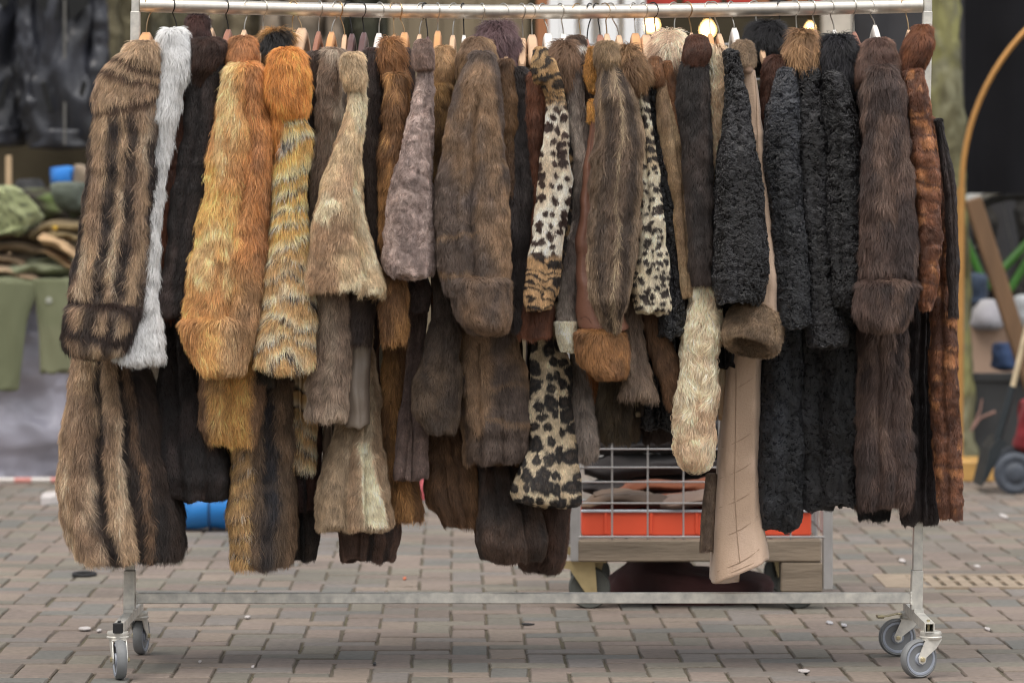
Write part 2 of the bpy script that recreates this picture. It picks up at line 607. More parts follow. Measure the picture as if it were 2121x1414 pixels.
def tube_grid(rows, Ym, b, n=32, fold=.006, fscale=(22, 14, 5), seed=0, ex=2.0, dome=(.28, .3), hem=0.0, tilt=0.0, open_bot=False, lobes=(), crease=0.0, cscale=9.0, rim=0.0, jag=0.0):
    """soft tube whose outline at depth Ym follows rows of (y, left x, right x); b = half depth in metres"""
    ys = np.array([r[0] for r in rows]); xl = np.array([r[1] for r in rows]); xr = np.array([r[2] for r in rows])
    m = max(4, int((ys[-1] - ys[0]) / ROWSTEP))
    y = np.linspace(ys[0], ys[-1], m)
    L = np.interp(y, ys, xl); R = np.interp(y, ys, xr)
    k = np.array([1, 2, 3, 2, 1.]); k /= k.sum()
    def sm(a):
        p = np.concatenate([2 * a[0] - a[2:0:-1], a, 2 * a[-1] - a[-2:-4:-1]])
        return np.convolve(p, k, 'valid')
    for _ in range(2):
        L, R = sm(L), sm(R)
    # the outline is never quite smooth: slow bulges and small dents on either side
    amp = jag * np.minimum(1, (R - L) / 60)
    e = np.stack([y / 46, np.full(m, seed * 1.7), np.zeros(m)], 1)
    L = L + amp * (fbm(e, seed + 70, 2)); R = R + amp * (fbm(e + 31, seed + 80, 2))
    c, w = (L + R) / 2, (R - L) / 2
    s = np.ones(m)
    # rounded ends
    dt, db = dome[0] * 2 * w[0], dome[1] * 2 * w[-1]
    ta = np.linspace(math.pi / 2 * .97, 0, 6)[:-1]
    yt = y[0] - dt * (np.sin(ta) - 1) - dt
    yt = y[0] - dt * np.sin(ta) + dt * 0.5 * 0
    st = np.cos(ta)
    if open_bot:
        yb = np.array([y[-1] + 1, y[-1] - 1, y[-1] - 14, y[-1] - 26]); sb = np.array([.97, .9, .86, .5])
    else:
        tb = np.linspace(0, math.pi / 2 * .97, 6)[1:]
        yb = y[-1] + db * np.sin(tb); sb = np.cos(tb)
    y = np.concatenate([yt, y, yb]); s = np.concatenate([st, s, sb])
    c = np.concatenate([np.full(len(yt), c[0]), c, np.full(len(yb), c[-1])])
    w = np.concatenate([np.full(len(yt), w[0]), w, np.full(len(yb), w[-1])])
    M = len(y)
    th = np.linspace(0, 2 * math.pi, n, endpoint=False)
    cu, su = np.cos(th), np.sin(th)
    ce = np.sign(cu) * np.abs(cu) ** (2 / ex); se = np.sign(su) * np.abs(su) ** (2 / ex)
    px = c[:, None] + (w * s)[:, None] * ce[None]
    py = np.repeat(y[:, None], n, 1)
    if hem:
        wgt = sstep(.55, 1, np.linspace(0, 1, M))[:, None]
        py = py + wgt * hem * noise(np.stack([px.ravel() / 22 + seed, np.zeros(M * n), np.tile(su, M) * 3], 1), seed).reshape(M, n)
    if tilt:
        wgt = np.linspace(0, 1, M)[:, None]
        py = py + tilt * ce[None] * wgt
    if rim:                                  # the open hem tips towards the viewer: front edge up, back edge down
        wgt = sstep(.8, .97, np.linspace(0, 1, M))[:, None]
        py = py + rim * su[None] * wgt
    bb = b if hasattr(b, '__len__') else np.full(M, b)
    wm = w / FOC * Ym
    dep = np.minimum(bb, np.maximum(wm * 1.6, .02)) if not hasattr(b, '__len__') else bb
    X = (px - MIDX) / FOC * Ym
    Yy = Ym + (dep * s)[:, None] * se[None]
    Z = CAM_H - (py - HOR) / FOC * Ym
    g = Grid()
    P = np.stack([X, Yy, Z], 2)
    # folds push in and out along the outward direction of the cross-section
    if fold:
        nx = ce[None] * (dep * s)[:, None]; ny = se[None] * (wm * s)[:, None]
        ln = np.sqrt(nx ** 2 + ny ** 2) + 1e-9
        q = P.reshape(-1, 3) * np.array(fscale) + seed * 3.7
        f = (fbm(q, seed, 3)).reshape(M, n) * fold * s[:, None]
        P[:, :, 0] += f * nx / ln; P[:, :, 1] += f * ny / ln
    if lobes or crease:
        nx = ce[None] * (dep * s)[:, None]; ny = se[None] * (wm * s)[:, None]
        ln = np.sqrt(nx ** 2 + ny ** 2) + 1e-9
        q = P.reshape(-1, 3)
        f = np.zeros((M, n))
        for (u0, dd, ww) in lobes:           # deep upright folds
            wob = .22 * fbm(np.stack([np.linspace(0, 1, M) * 3 + u0 * 9, np.full(M, seed * 1.3), np.zeros(M)], 1), seed, 2)[:, None]
            k = np.exp(-((ce[None] - u0 - wob) / ww) ** 2) * (su[None] < .2)
            f -= dd * k * sstep(0, .25, np.linspace(0, 1, M))[:, None]
        if crease:
            w1 = q * np.asarray(cscale) + seed * 2.1
            w1 = w1 + .8 * np.stack([noise(q * np.asarray(cscale) * .7 + 3, seed + 1), noise(q * np.asarray(cscale) * .7 + 5, seed + 2), noise(q * np.asarray(cscale) * .7 + 9, seed + 3)], 1)
            r1 = 1 - np.abs(noise(w1, seed + 4)) * 2.2
            r2 = 1 - np.abs(noise(w1 * 2.1, seed + 5)) * 2.2
            f += crease * (r1 + .5 * r2).reshape(M, n) * .6
        P[:, :, 0] += f * s[:, None] * nx / ln; P[:, :, 1] += f * s[:, None] * ny / ln
        if crease:
            P[:, :, 2] += f * .5
    g.P, g.px, g.py, g.u = P, px, py, np.repeat(ce[None], M, 0)
    g.v = np.repeat(np.linspace(0, 1, M)[:, None], n, 1)
    g.M, g.n = M, n
    dT = np.gradient(P, axis=0); dB = np.roll(P, -1, 1) - np.roll(P, 1, 1)
    N = np.cross(dB, dT)
    N /= (np.linalg.norm(N, axis=2, keepdims=True) + 1e-12)
    cen = P.mean(1, keepdims=True)
    if ((P - cen) * N)[M // 2].sum() < 0:
        N = -N
    g.N = N
    g.T = dT / (np.linalg.norm(dT, axis=2, keepdims=True) + 1e-12)
    return g

def grid_mesh(name, g, tint):
    M, n = g.M, g.n
    V = g.P.reshape(-1, 3)
    i = np.arange(M - 1)[:, None] * n; k = np.arange(n)[None]; k2 = (k + 1) % n
    q = np.stack([i + k, i + n + k, i + n + k2, i + k2], 2).reshape(-1, 4)
    me = bpy.data.meshes.new(name)
    ncap = 2
    nl = q.size + ncap * n
    me.vertices.add(len(V)); me.vertices.foreach_set('co', V.astype(np.float32).ravel())
    me.loops.add(nl)
    lv = np.concatenate([q.ravel(), np.arange(n), np.arange(n)[::-1] + (M - 1) * n]).astype(np.int32)
    me.loops.foreach_set('vertex_index', lv)
    me.polygons.add(len(q) + 2)
    st = np.concatenate([np.arange(len(q)) * 4, [q.size, q.size + n]]).astype(np.int32)
    me.polygons.foreach_set('loop_start', st)
    me.polygons.foreach_set('use_smooth', np.ones(len(q) + 2, bool))
    me.update(calc_edges=True)
    me.validate()
    a = me.color_attributes.new('tint', 'FLOAT_COLOR', 'POINT')
    t = np.ones((len(V), 4), np.float32); t[:, :3] = tint
    a.data.foreach_set('color', t.ravel())
    return me

class S_: pass
GAIN = 1.22
DESAT = .04
def pat_eval(pat, x, y, u, v, P):
    s = S_(); s.x, s.y, s.u, s.v, s.p = x, y, u, v, P
    s.q = np.stack([x, y, np.zeros_like(x)], 1)
    c = lin(np.clip(pat(s), 0, 255)) * GAIN
    l = (c * np.array((.3, .55, .15))).sum(1, keepdims=True)
    return np.clip(c + (l - c) * DESAT, 0.002, .90)

STY = {   # length, lift, jitter, density per m2, root radius, sway (angle), sway scale, keys, material
 'fox':    dict(L=.026, lift=.50, jit=.34, dens=190000, rad=.00050, sway=.55, ss=26, vary=.24, tuft=.5, mat=FUR),
 'fluff':  dict(L=.030, lift=.75, jit=.42, dens=170000, rad=.00046, sway=.8, ss=18, mat=FUR),
 'rabbit': dict(L=.017, lift=.46, jit=.32, dens=230000, rad=.00048, sway=.7, ss=34, mat=FUR),
 'mink':   dict(L=.012, lift=.30, jit=.22, dens=260000, rad=.00046, sway=.4, ss=30, mat=FURG),
 'long':   dict(L=.023, lift=.42, jit=.28, dens=200000, rad=.00050, sway=.8, ss=24, vary=.22, tuft=.5, mat=FUR),
 'short':  dict(L=.008, lift=.35, jit=.25, dens=320000, rad=.00044, sway=.5, ss=40, mat=FUR),
 'plush':  dict(L=.010, lift=.95, jit=.60, dens=330000, rad=.00044, sway=1.2, ss=45, mat=FUR),
 'mottle': dict(L=.010, lift=.42, jit=.35, dens=260000, rad=.00048, sway=1.3, ss=40, ridge=.0085, rs=26, mat=FURG),
 'white':  dict(L=.024, lift=.55, jit=.34, dens=190000, rad=.00055, sway=.8, ss=24, vary=.08, mat=FURW),
 'curl':   dict(L=.017, lift=.18, jit=.10, dens=95000, rad=.00085, sway=3.2, ss=60, curl=1, ridge=.0065, rs=58, mat=FURK),
 'lamb':   dict(L=.010, lift=.40, jit=.35, dens=300000, rad=.00046, sway=2.6, ss=60, ridge=.0060, rs=55, mat=FUR),
 'wavy':   dict(L=.030, lift=.42, jit=.22, dens=190000, rad=.00050, sway=.75, ss=30, curl=.08, mat=FUR),
 'wool':   dict(L=.024, lift=.45, jit=.25, dens=170000, rad=.00050, sway=1.7, ss=34, curl=.30, mat=FUR),
}
NSTR = [0]
def scatter(name, g, pat, sty, parent, y_from=-1e9, y_to=1e9, dens=1.0, seed=0, back=.30):
    st = STY[sty]
    rng = np.random.default_rng(seed + 100)
    M, n = g.M, g.n
    A = np.linalg.norm(np.cross(g.P[1:] - g.P[:-1], np.roll(g.P, -1, 1)[:-1] - g.P[:-1]), axis=2)
    ny = (g.N[1:, :, 1] + g.N[:-1, :, 1]) / 2
    pyc = (g.py[1:] + g.py[:-1]) / 2
    wgt = A * (ny < back) * (pyc > y_from) * (pyc < y_to)
    N = int(wgt.sum() * st['dens'] * dens)
    if N < 20:
        return None
    NSTR[0] += N
    cdf = np.cumsum(wgt.ravel()); cdf /= cdf[-1]
    f = np.searchsorted(cdf, rng.random(N))
    i, k = np.minimum(f // n, M - 2), f % n
    k2 = (k + 1) % n
    a, b = rng.random(N), rng.random(N)
    def ip(X):
        w = [(1 - a) * (1 - b), a * (1 - b), (1 - a) * b, a * b]
        r = 0
        for wt, (ii, kk) in zip(w, ((i, k), (i + 1, k), (i, k2), (i + 1, k2))):
            r = r + X[ii, kk] * (wt[:, None] if X.ndim == 3 else wt)
        return r
    p, Nn, T = ip(g.P), ip(g.N), ip(g.T)
    T = T * 1.0
    px, py, u, v = ip(g.px), ip(g.py), ip(g.u), ip(g.v)
    col = pat_eval(pat, px, py, u, v, p)
    lum = np.exp(.34 * noise(p * 55, seed + 5) + .28 * noise(p * 150, seed + 9) + rng.normal(0, st.get('vary', .16), N))
    col = np.clip(col * lum[:, None], .001, .92)
    Nn /= np.linalg.norm(Nn, axis=1, keepdims=True) + 1e-9
    T = T - Nn * (T * Nn).sum(1, keepdims=True)
    T /= np.linalg.norm(T, axis=1, keepdims=True) + 1e-9
    B = np.cross(Nn, T)
    ang = st['sway'] * (.75 * noise(p * st['ss'], seed + 21) + .45 * noise(p * st['ss'] * 2.6, seed + 31) + st.get('tuft', .3) * noise(p * 135, seed + 33)) + rng.normal(0, st['jit'], N)
    L = st['L'] * rng.uniform(.55, 1.2, N) * (1 + .25 * noise(p * 40, seed + 41))
    lift = st['lift'] * np.clip(1 + .5 * noise(p * 45, seed + 51) + rng.normal(0, .3, N), .15, 2.2)
    cv = st.get('curl', 0)
    K = 7 if cv else 4
    t = np.linspace(0, 1, K)
    pts = np.zeros((N, K, 3), np.float32)
    if cv:
        turn = cv * 4.6 * np.where(rng.random(N) < .5, -1, 1) * rng.uniform(.6, 1.2, N)
        turn = cv * 4.6 * np.sign(noise(p * 70, seed + 61) + 1e-6) * rng.uniform(.6, 1.25, N)
        cur = p.copy(); pts[:, 0] = cur
        for j in range(1, K):
            h = ang + turn * (t[j] - .15)
            d = T * np.cos(h)[:, None] + B * np.sin(h)[:, None]
            cur = cur + d * (L / (K - 1))[:, None]
            pts[:, j] = cur + Nn * (lift * L * .55 * math.sin(math.pi * min(t[j] * .85, 1)) + .001)[:, None]
    else:
        D = T * np.cos(ang)[:, None] + B * np.sin(ang)[:, None]
        for j in range(K):
            tt = t[j]
            rise = lift * (tt - .45 * tt * tt)
            pts[:, j] = p + D * (L * tt * (1 - .12 * lift))[:, None] + Nn * (L * rise)[:, None]
            pts[:, j, 2] -= L * .16 * tt * tt
    prof = np.interp(t, [0, .35, 1], [.85, 1, .18]) if not cv else np.interp(t, [0, .5, 1], [.9, 1, .55])
    rad = (st['rad'] * rng.uniform(.7, 1.25, N))[:, None] * prof[None]
    c = bpy.data.hair_curves.new(name)
    c.add_curves([K] * N)
    c.position_data.foreach_set('vector', pts.ravel())
    ra = c.attributes.get('radius') or c.attributes.new('radius', 'FLOAT', 'POINT')
    ra.data.foreach_set('value', rad.astype(np.float32).ravel())
    ta = c.attributes.new('tint', 'FLOAT_COLOR', 'CURVE')
    cc = np.ones((N, 4), np.float32); cc[:, :3] = col
    ta.data.foreach_set('color', cc.ravel())
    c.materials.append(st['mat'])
    o = bpy.data.objects.new(name, c)
    COL.objects.link(o)
    o.parent = parent
    o['kind'] = 'stuff'
    return o

# ---- patterns (all return sRGB 0-255 rows)
def p_mix(c1, c2, sc=(16, 16, 7), sharp=.35, seed=1):
    sc = np.array(sc, float)
    return lambda s: mixc(c1, c2, sstep(-sharp, sharp, fbm(s.p * sc, seed)))
def p_three(c1, c2, c3, sc=(12, 12, 6), seed=1):
    sc = np.array(sc, float)
    def f(s):
        a = mixc(c1, c2, sstep(-.3, .3, fbm(s.p * sc, seed)))
        t = sstep(.12, .42, fbm(s.p * sc * 1.3 + 9, seed + 3))
        return a * (1 - t[:, None]) + np.asarray(c3, float) * t[:, None]
    return f
def p_stripes(base, dark, us, wid=.16, wob=.18, seed=1):
    """lengthwise dark pelt lines at cross positions us"""
    def f(s):
        c = base(s)
        uu = s.u + wob * fbm(s.p * np.array([8, 8, 9.]), seed, 2)
        t = np.zeros(len(uu))
        for q in us:
            t = np.maximum(t, 1 - sstep(wid * .5, wid * 1.35, np.abs(uu - q)))
        t = t * np.clip(.85 + .4 * noise(s.p * 30, seed + 2), 0, 1)
        return c * (1 - t[:, None]) + np.asarray(dark, float) * t[:, None]
    return f
def p_bands(base, dark, pos, seed=1, wob=6):
    """crosswise bands at (y, half width, slope in y per x, x origin)"""
    def f(s):
        c = base(s)
        for (y0, hw, sl, x0) in pos:
            d = np.abs(s.y - (y0 + sl * (s.x - x0)) + wob * noise(s.p * 25, seed))
            t = (1 - sstep(hw * .5, hw * 1.4, d))[:, None]
            c = c * (1 - t) + np.asarray(dark, float) * t
        return c
    return f
def p_chev(c1, c2, c3, per=46, slope=.55, y0=0, seed=1, mid=None):
    """diagonal pelt strips: tawny c1, pale c2, grizzled c3 seams"""
    def f(s):
        xx = s.x if mid is None else np.where(s.x < mid, s.x, 2 * mid - s.x)
        ph = (s.y - y0 + slope * xx + 20 * fbm(s.q / 55, seed)) / per + .5 * noise(s.q / 120, seed + 6)
        fr = ph - np.floor(ph)
        c = mixc(c1, c2, sstep(.25, .75, fr))
        t = sstep(.80, .86, fr) * (1 - sstep(.96, 1.0, fr))
        g = np.where(noise(s.p * 330, seed + 3) > 0.05, 1.0, .25)
        seam = np.asarray(c3, float)[None] * g[:, None]
        return c * (1 - t[:, None]) + seam * t[:, None]
    return f
def p_spots(base, dark, cell=26, size=.40, ring=0.0, seed=1, asp=1.5, mid=None):
    """cat spots: one blot per jittered cell, with a paler middle when ring > 0"""
    def f(s):
        c = base(s)
        X = s.x / cell; Y = s.y / (cell * asp * .8)
        X = X + .22 * noise(s.q / (cell * 1.6), seed + 8); Y = Y + .22 * noise(s.q / (cell * 1.6) + 7, seed + 9)
        ix, iy = np.floor(X).astype(int), np.floor(Y).astype(int)
        best = np.full(len(X), 9.0); rr = np.zeros(len(X))
        for dx in (-1, 0, 1):
            for dy in (-1, 0, 1):
                jx, jy = ix + dx, iy + dy
                hx = _h(jx, jy, jx * 0, seed) * .33 + .5 + .25 * (jy % 2); hy = _h(jx, jy, jx * 0 + 1, seed) * .33 + .5
                sz_ = 1 + .38 * _h(jx, jy, jx * 0 + 2, seed)
                d = np.sqrt((X - jx - hx) ** 2 + ((Y - jy - hy) * 1.0) ** 2) / sz_
                best = np.minimum(best, d)
        best = best + .10 * noise(s.q / (cell * .22), seed + 4)
        t = 1 - sstep(size * .88, size * 1.08, best)
        if ring:
            t2 = 1 - sstep(ring * .8, ring * 1.15, best)
            m = np.asarray(mid, float)
            dk = np.asarray(dark, float)[None] * (1 - .6 * t2[:, None]) + m[None] * .6 * t2[:, None]
        else:
            dk = np.asarray(dark, float)[None]
        return c * (1 - t[:, None]) + dk * t[:, None]
    return f
def p_tiger(base, dark, per=17, seed=1):
    def f(s):
        c = base(s)
        ph = s.y / per + 1.5 * fbm(s.q / np.array([55, 30, 1.]), seed, 3)
        fr = np.abs(ph - np.floor(ph) - .5)
        t = 1 - sstep(.13, .2, fr + .08 * noise(s.q / 14, seed + 2))
        return c * (1 - t[:, None]) + np.asarray(dark, float) * t[:, None]
    return f
def p_split(fa, fb, cond):
    """fa where cond(s) is 0, fb where it is 1"""
    def f(s):
        t = np.clip(cond(s), 0, 1)[:, None]
        return fa(s) * (1 - t) + fb(s) * t
    return f

# ---- a coat
NC = [0]
R_ = random.Random(5)
def soft(name, rows, Ym, b, pat, sty, parent, mat=None, n=32, y_from=-1e9, dens=1.0, **kw):
    NC[0] += 1
    if sty in ('curl', 'lamb'):
        n = int(n * 1.9)
    g = tube_grid(rows_of(rows) if isinstance(rows, str) else rows, Ym, b, n=n, seed=NC[0] * 13 % 97, **kw)
    if sty and STY[sty].get('ridge'):      # the pelt itself lies in small curled ridges
        q = g.P.reshape(-1, 3); k_ = STY[sty]['rs']
        q = q + .008 * np.stack([noise(q * 40, NC[0] + 5), noise(q * 40, NC[0] + 6), noise(q * 40, NC[0] + 7)], 1)
        r = np.abs(noise(q * k_, NC[0]) + .6 * noise(q * k_ * 2, NC[0] + 1)).reshape(g.M, g.n)
        g.P = g.P - g.N * (r * STY[sty]['ridge'])[:, :, None]
    t = pat_eval(pat, g.px.ravel(), g.py.ravel(), g.u.ravel(), g.v.ravel(), g.P.reshape(-1, 3))
    me = grid_mesh(name, g, t)
    o = link(name, me, mat or SKIN, parent)
    if sty:
        scatter('fur', g, pat, sty, o, y_from=y_from, dens=dens, seed=NC[0] * 7)
    return o, g

GRP = 'fur coats hanging on the rack'
def coat(label, hx, Y, pat, sty, sleeve=None, body=None, collar=None, cuff=None, bpat=None, bsty=None, kpat=None, ksty=None,
         cpat=None, csty=None, y_from=None, bfold=.010, sfold=.006, top=None, bmat=None, smat=None, cat='coat', name='fur_coat', hem=9,
         sdome=(.30, .09), kdy=.14, kb=.07, bdome=(.25, .04), sb=.055, cdy=0, shem=5, dens=1.0, bdy=.0, sn=32, srim=0, sopen=False, slobes=None, blobes=None, btilt=0, bex=3.0, cuffd=.012, screase=.003, dend=860, sjag=5, bjag=6):
    Y += 3.24
    root = thing(name, label, cat, GRP, (sx(hx, RAILY), RAILY, rail_z(hx)))
    inv = Vector(root.location)
    def par(o):
        # children keep world coordinates
        o.location = -inv
        return o
    out = {'root': root}
    sl = rows_of(sleeve) if sleeve else None
    if sl:
        o, g = soft('sleeve', sl, Y, sb, pat, sty, root, smat, n=sn, fold=sfold, dome=sdome, hem=shem, dens=dens, rim=srim, open_bot=sopen, ex=2.3, crease=screase, cscale=15, jag=sjag,
                    lobes=slobes if slobes is not None else ((R_.uniform(-.55, .55), R_.uniform(.004, .011), .2),))
        par(o); out['sleeve'] = o; out['sg'] = g
    if cuff:
        o, g = soft('cuff', cuff, Y - .004 + cdy, sb + cuffd, cpat or pat, csty or sty, root, None, fold=.004, dome=(.12, .16), hem=3)
        par(o); out['cuff'] = o; out['cg'] = g
    if dend == 860 and hx < 1180:
        dend = 960
    Yb = Y + .06 + .19 + bdy
    t0 = top if top is not None else (sl[0][0] + 18 if sl else 150)
    if body:
        br = rows_of(body)
        yf = y_from if y_from is not None else br[0][0] - 30
        if br[0][0] - t0 > 60:
            x0 = (br[0][1] + br[0][2]) / 2
            hw = min(26, (br[0][2] - br[0][1]) / 2)
            br = [(t0, hx - 11, hx + 11), (t0 + 60, hx - 17, hx + 17), ((t0 + 60 + br[0][0]) / 2, (hx + x0) / 2 - 22, (hx + x0) / 2 + 22)] + br
    else:
        br = [(t0, hx - 11, hx + 11), (t0 + 60, hx - 16, hx + 16), (dend - 160, hx - 20, hx + 20), (dend, hx - 22, hx + 22)]
        yf = y_from if y_from is not None else 1e9
    o, g = soft('body', br, Yb, .19, bpat or pat, bsty if bsty is not None else sty, root, bmat or smat, fold=bfold, fscale=(26, 12, 3.2), ex=bex, dome=bdome, hem=hem, y_from=yf, n=56, dens=dens, tilt=btilt, jag=bjag,
                lobes=blobes if blobes is not None else ((R_.uniform(-.5, -.1), R_.uniform(.018, .036), .15), (R_.uniform(.15, .6), R_.uniform(.018, .036), .15)))
    par(o); out['body'] = o; out['bg'] = g
    if collar:
        for cr in collar.split('|'):
            o, g = soft('collar', cr, Y + kdy, kb, kpat or pat, ksty or sty, root, None, fold=.007, fscale=(20, 20, 16), dome=(.30, .22), hem=3)
            par(o); out['collar'] = o; out['kg'] = g
    return out

def surf(g, x, y, out=.0):
    """the point of a grid's front that stands at pixel (x, y)"""
    n = g.n; f = list(range(n // 2, n)) + [0]
    my = g.py[:, f].mean(1)
    i = int(np.clip(np.searchsorted(my, y) - 1, 0, g.M - 2))
    t = float(np.clip((y - my[i]) / max(1e-6, my[i + 1] - my[i]), 0, 1))
    P = g.P[i, f] * (1 - t) + g.P[i + 1, f] * t; N = g.N[i, f] * (1 - t) + g.N[i + 1, f] * t
    X = g.px[i, f] * (1 - t) + g.px[i + 1, f] * t
    o = np.argsort(X)
    p = Vector([float(np.interp(x, X[o], P[o, k])) for k in range(3)]); nn = Vector([float(np.interp(x, X[o], N[o, k])) for k in range(3)])
    return p + nn.normalized() * out

def seam(name, g, pts, r, mat, parent, inv, out=.0006):
    P = []
    for (a, b) in zip(pts[:-1], pts[1:]):
        n = max(2, int(math.hypot(b[0] - a[0], b[1] - a[1]) / 9))
        for k in range(n):
            t = k / n
            P.append(surf(g, a[0] + (b[0] - a[0]) * t, a[1] + (b[1] - a[1]) * t, out))
    P.append(surf(g, *pts[-1], out))
    Q = [P[0]]
    for p in P[1:]:
        if (p - Q[-1]).length > .003:
            Q.append(p)
    for _ in range(2):
        Q = [Q[0]] + [(Q[i - 1] + Q[i] * 2 + Q[i + 1]) / 4 for i in range(1, len(Q) - 1)] + [Q[-1]]
    o = MB().tube(Q, r, 5).build(name, mat, parent, True)
    o.location = inv
    return o

def axis_grid(c, axis, prof, n=40, sq=1.0):
    """ring-shaped grid about an axis: prof = (offset along the axis, radius)"""
    axis = Vector(axis).normalized(); c = Vector(c)
    u = Vector((1, 0, 0)); u = (u - axis * u.dot(axis)).normalized(); w = axis.cross(u)
    M = len(prof)
    P = np.zeros((M, n, 3))
    for i, (s, r) in enumerate(prof):
        for k in range(n):
            a = 2 * math.pi * k / n
            P[i, k] = c + axis * s + (u * math.cos(a) + w * math.sin(a) * sq) * r
    g = Grid(); g.P = P; g.M, g.n = M, n
    g.px = P[:, :, 0] / P[:, :, 1] * FOC + MIDX; g.py = HOR - (P[:, :, 2] - CAM_H) / P[:, :, 1] * FOC
    g.u = np.repeat(np.cos(np.linspace(0, 2 * math.pi, n, endpoint=False))[None], M, 0)
    g.v = np.repeat(np.linspace(0, 1, M)[:, None], n, 1)
    dT = np.gradient(P, axis=0); dB = np.roll(P, -1, 1) - np.roll(P, 1, 1)
    N = np.cross(dB, dT); N /= np.linalg.norm(N, axis=2, keepdims=True) + 1e-12
    if ((P[1] - P[1].mean(0)) * N[1]).sum() < 0:
        N = -N
    g.N = N; g.T = dT / (np.linalg.norm(dT, axis=2, keepdims=True) + 1e-12)
    return g
# ------------------------------------------------------------------ the fur coats, left to right
BLK = p_mix((22, 21, 23), (38, 37, 40), (20, 20, 9))
DKB = p_mix((50, 42, 40), (74, 60, 54), (16, 16, 6))
MINK = p_mix((36, 30, 29), (62, 51, 48), (24, 24, 5))
MAH = p_mix((70, 40, 27), (108, 62, 38), (22, 22, 6))

# raccoon, long
rac = p_three((172, 146, 118), (144, 119, 97), (196, 174, 148), (20, 20, 5))
rac_s = p_bands(p_stripes(rac, (44, 36, 34), (-.97, -.25, .33, .93), .155, .20, 3), (50, 38, 34),
                ((626, 11, .16, 220), (686, 13, .20, 200)))
rac_top = p_bands(rac, (76, 56, 44), ((128, 6, .35, 270), (158, 6, .3, 270), (214, 8, -.2, 260)))
coat('long raccoon coat with dark pelt stripes and a banded cuff, first on the rack', 303, 6.50,
     p_split(rac_top, rac_s, lambda s: sstep(205, 250, s.y)), 'fox',
     sleeve='106 262 330;125 243 331;150 217 331;190 205 330;250 198 326;330 189 324;400 183 322;500 168 318;600 150 308;650 143 300',
     cuff='640 146 298;670 138 292;695 133 285;712 138 275',
     body='720 165 300;800 152 318;900 137 338;1000 131 354;1070 134 370;1110 142 375;1138 158 370',
     bpat=p_split(p_stripes(rac, (44, 38, 38), (-.22,), .16, .14, 8), p_stripes(p_mix((62, 50, 44), (46, 40, 38)), (128, 100, 76), (.62,), .05, .1, 4), lambda s: sstep(.28, .42, s.u + .1 * noise(s.p * 9, 3))), cpat=rac_s, hem=12, y_from=640, sb=.075, bdome=(.25, .05))
# white
WHT = p_mix((238, 234, 228), (250, 248, 246), (20, 20, 8))
coat('short fluffy white fur coat squeezed in behind the raccoon coat', 366, 6.50, WHT, 'white',
     sleeve='72 335 378;95 318 391;120 326 392;150 328 389;200 328 371;250 325 360;300 320 349;400 308 332;500 290 324;600 270 323;650 256 326;700 246 335;738 240 335',
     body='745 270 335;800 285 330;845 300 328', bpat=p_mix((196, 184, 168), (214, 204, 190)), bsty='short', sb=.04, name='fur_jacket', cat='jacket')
# mahogany strip with a standing dark collar
coat('mahogany coat with tall plush dark brown collar, behind the black mink', 405, 6.56, MAH, 'long',
     sleeve='150 372 410;200 360 400;300 343 390;400 330 374;500 323 360;600 320 352;650 328 356',
     collar='44 386 432;80 381 436;130 380 436;200 376 420', ksty='rabbit', kpat=p_mix((56, 36, 34), (80, 52, 46)), kdy=.06)
# black mink
coat('long black mink coat with brown sheen, shorter than the raccoon beside it', 437, 6.54, MINK, 'mink',
     sleeve='112 392 466;140 387 468;180 387 466;250 382 462;300 377 456;350 367 450;400 356 442;450 352 434;500 347 424;560 336 410;600 327 402;648 320 396',
     body='660 330 420;720 332 425;800 325 440;900 317 470;980 312 484;1022 322 484', y_from=600,
     collar='100 392 470;125 388 468;165 388 440', kpat=p_mix((58, 40, 33), (44, 34, 31)), ksty='rabbit', kdy=-.01)
# red fox
FOX = p_three((226, 178, 108), (200, 150, 96), (222, 186, 134), (14, 14, 5), 4)
FOX2 = p_mix((198, 138, 82), (170, 120, 80), (14, 14, 6))
foxs = p_split(FOX, p_split(FOX2, p_mix((178, 142, 106), (160, 126, 92)), lambda s: sstep(480, 620, s.y)), lambda s: sstep(-.05, .5, s.u + .35 * noise(s.p * 10, 5)))  # light from the left put into the fur colour: golden left, browner right
coat('golden red fox coat with a left edge painted brighter as if lit and shaggy cuff', 506, 6.50, foxs, 'fox',
     sleeve='150 476 538;200 463 547;250 455 553;300 447 560;350 437 560;400 428 557;500 404 550;560 396 545;620 391 540;665 388 534',
     cuff='668 380 530;700 382 524;735 398 512;755 412 505', cpat=p_split(p_mix((220, 168, 104), (192, 142, 90)), p_mix((190, 156, 116), (166, 130, 94)), lambda s: sstep(440, 480, s.x)), cuffd=.004, bdy=-.05,
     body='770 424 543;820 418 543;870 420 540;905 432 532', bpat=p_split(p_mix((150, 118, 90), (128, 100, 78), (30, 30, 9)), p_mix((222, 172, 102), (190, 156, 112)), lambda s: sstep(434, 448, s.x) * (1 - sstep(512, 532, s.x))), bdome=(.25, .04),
     slobes=((.22, .026, .11),), collar='90 478 528;115 470 532;150 470 534;190 466 520', kpat=p_mix((186, 124, 70), (160, 112, 74)), ksty='rabbit', y_from=700, kdy=.04, sb=.07)
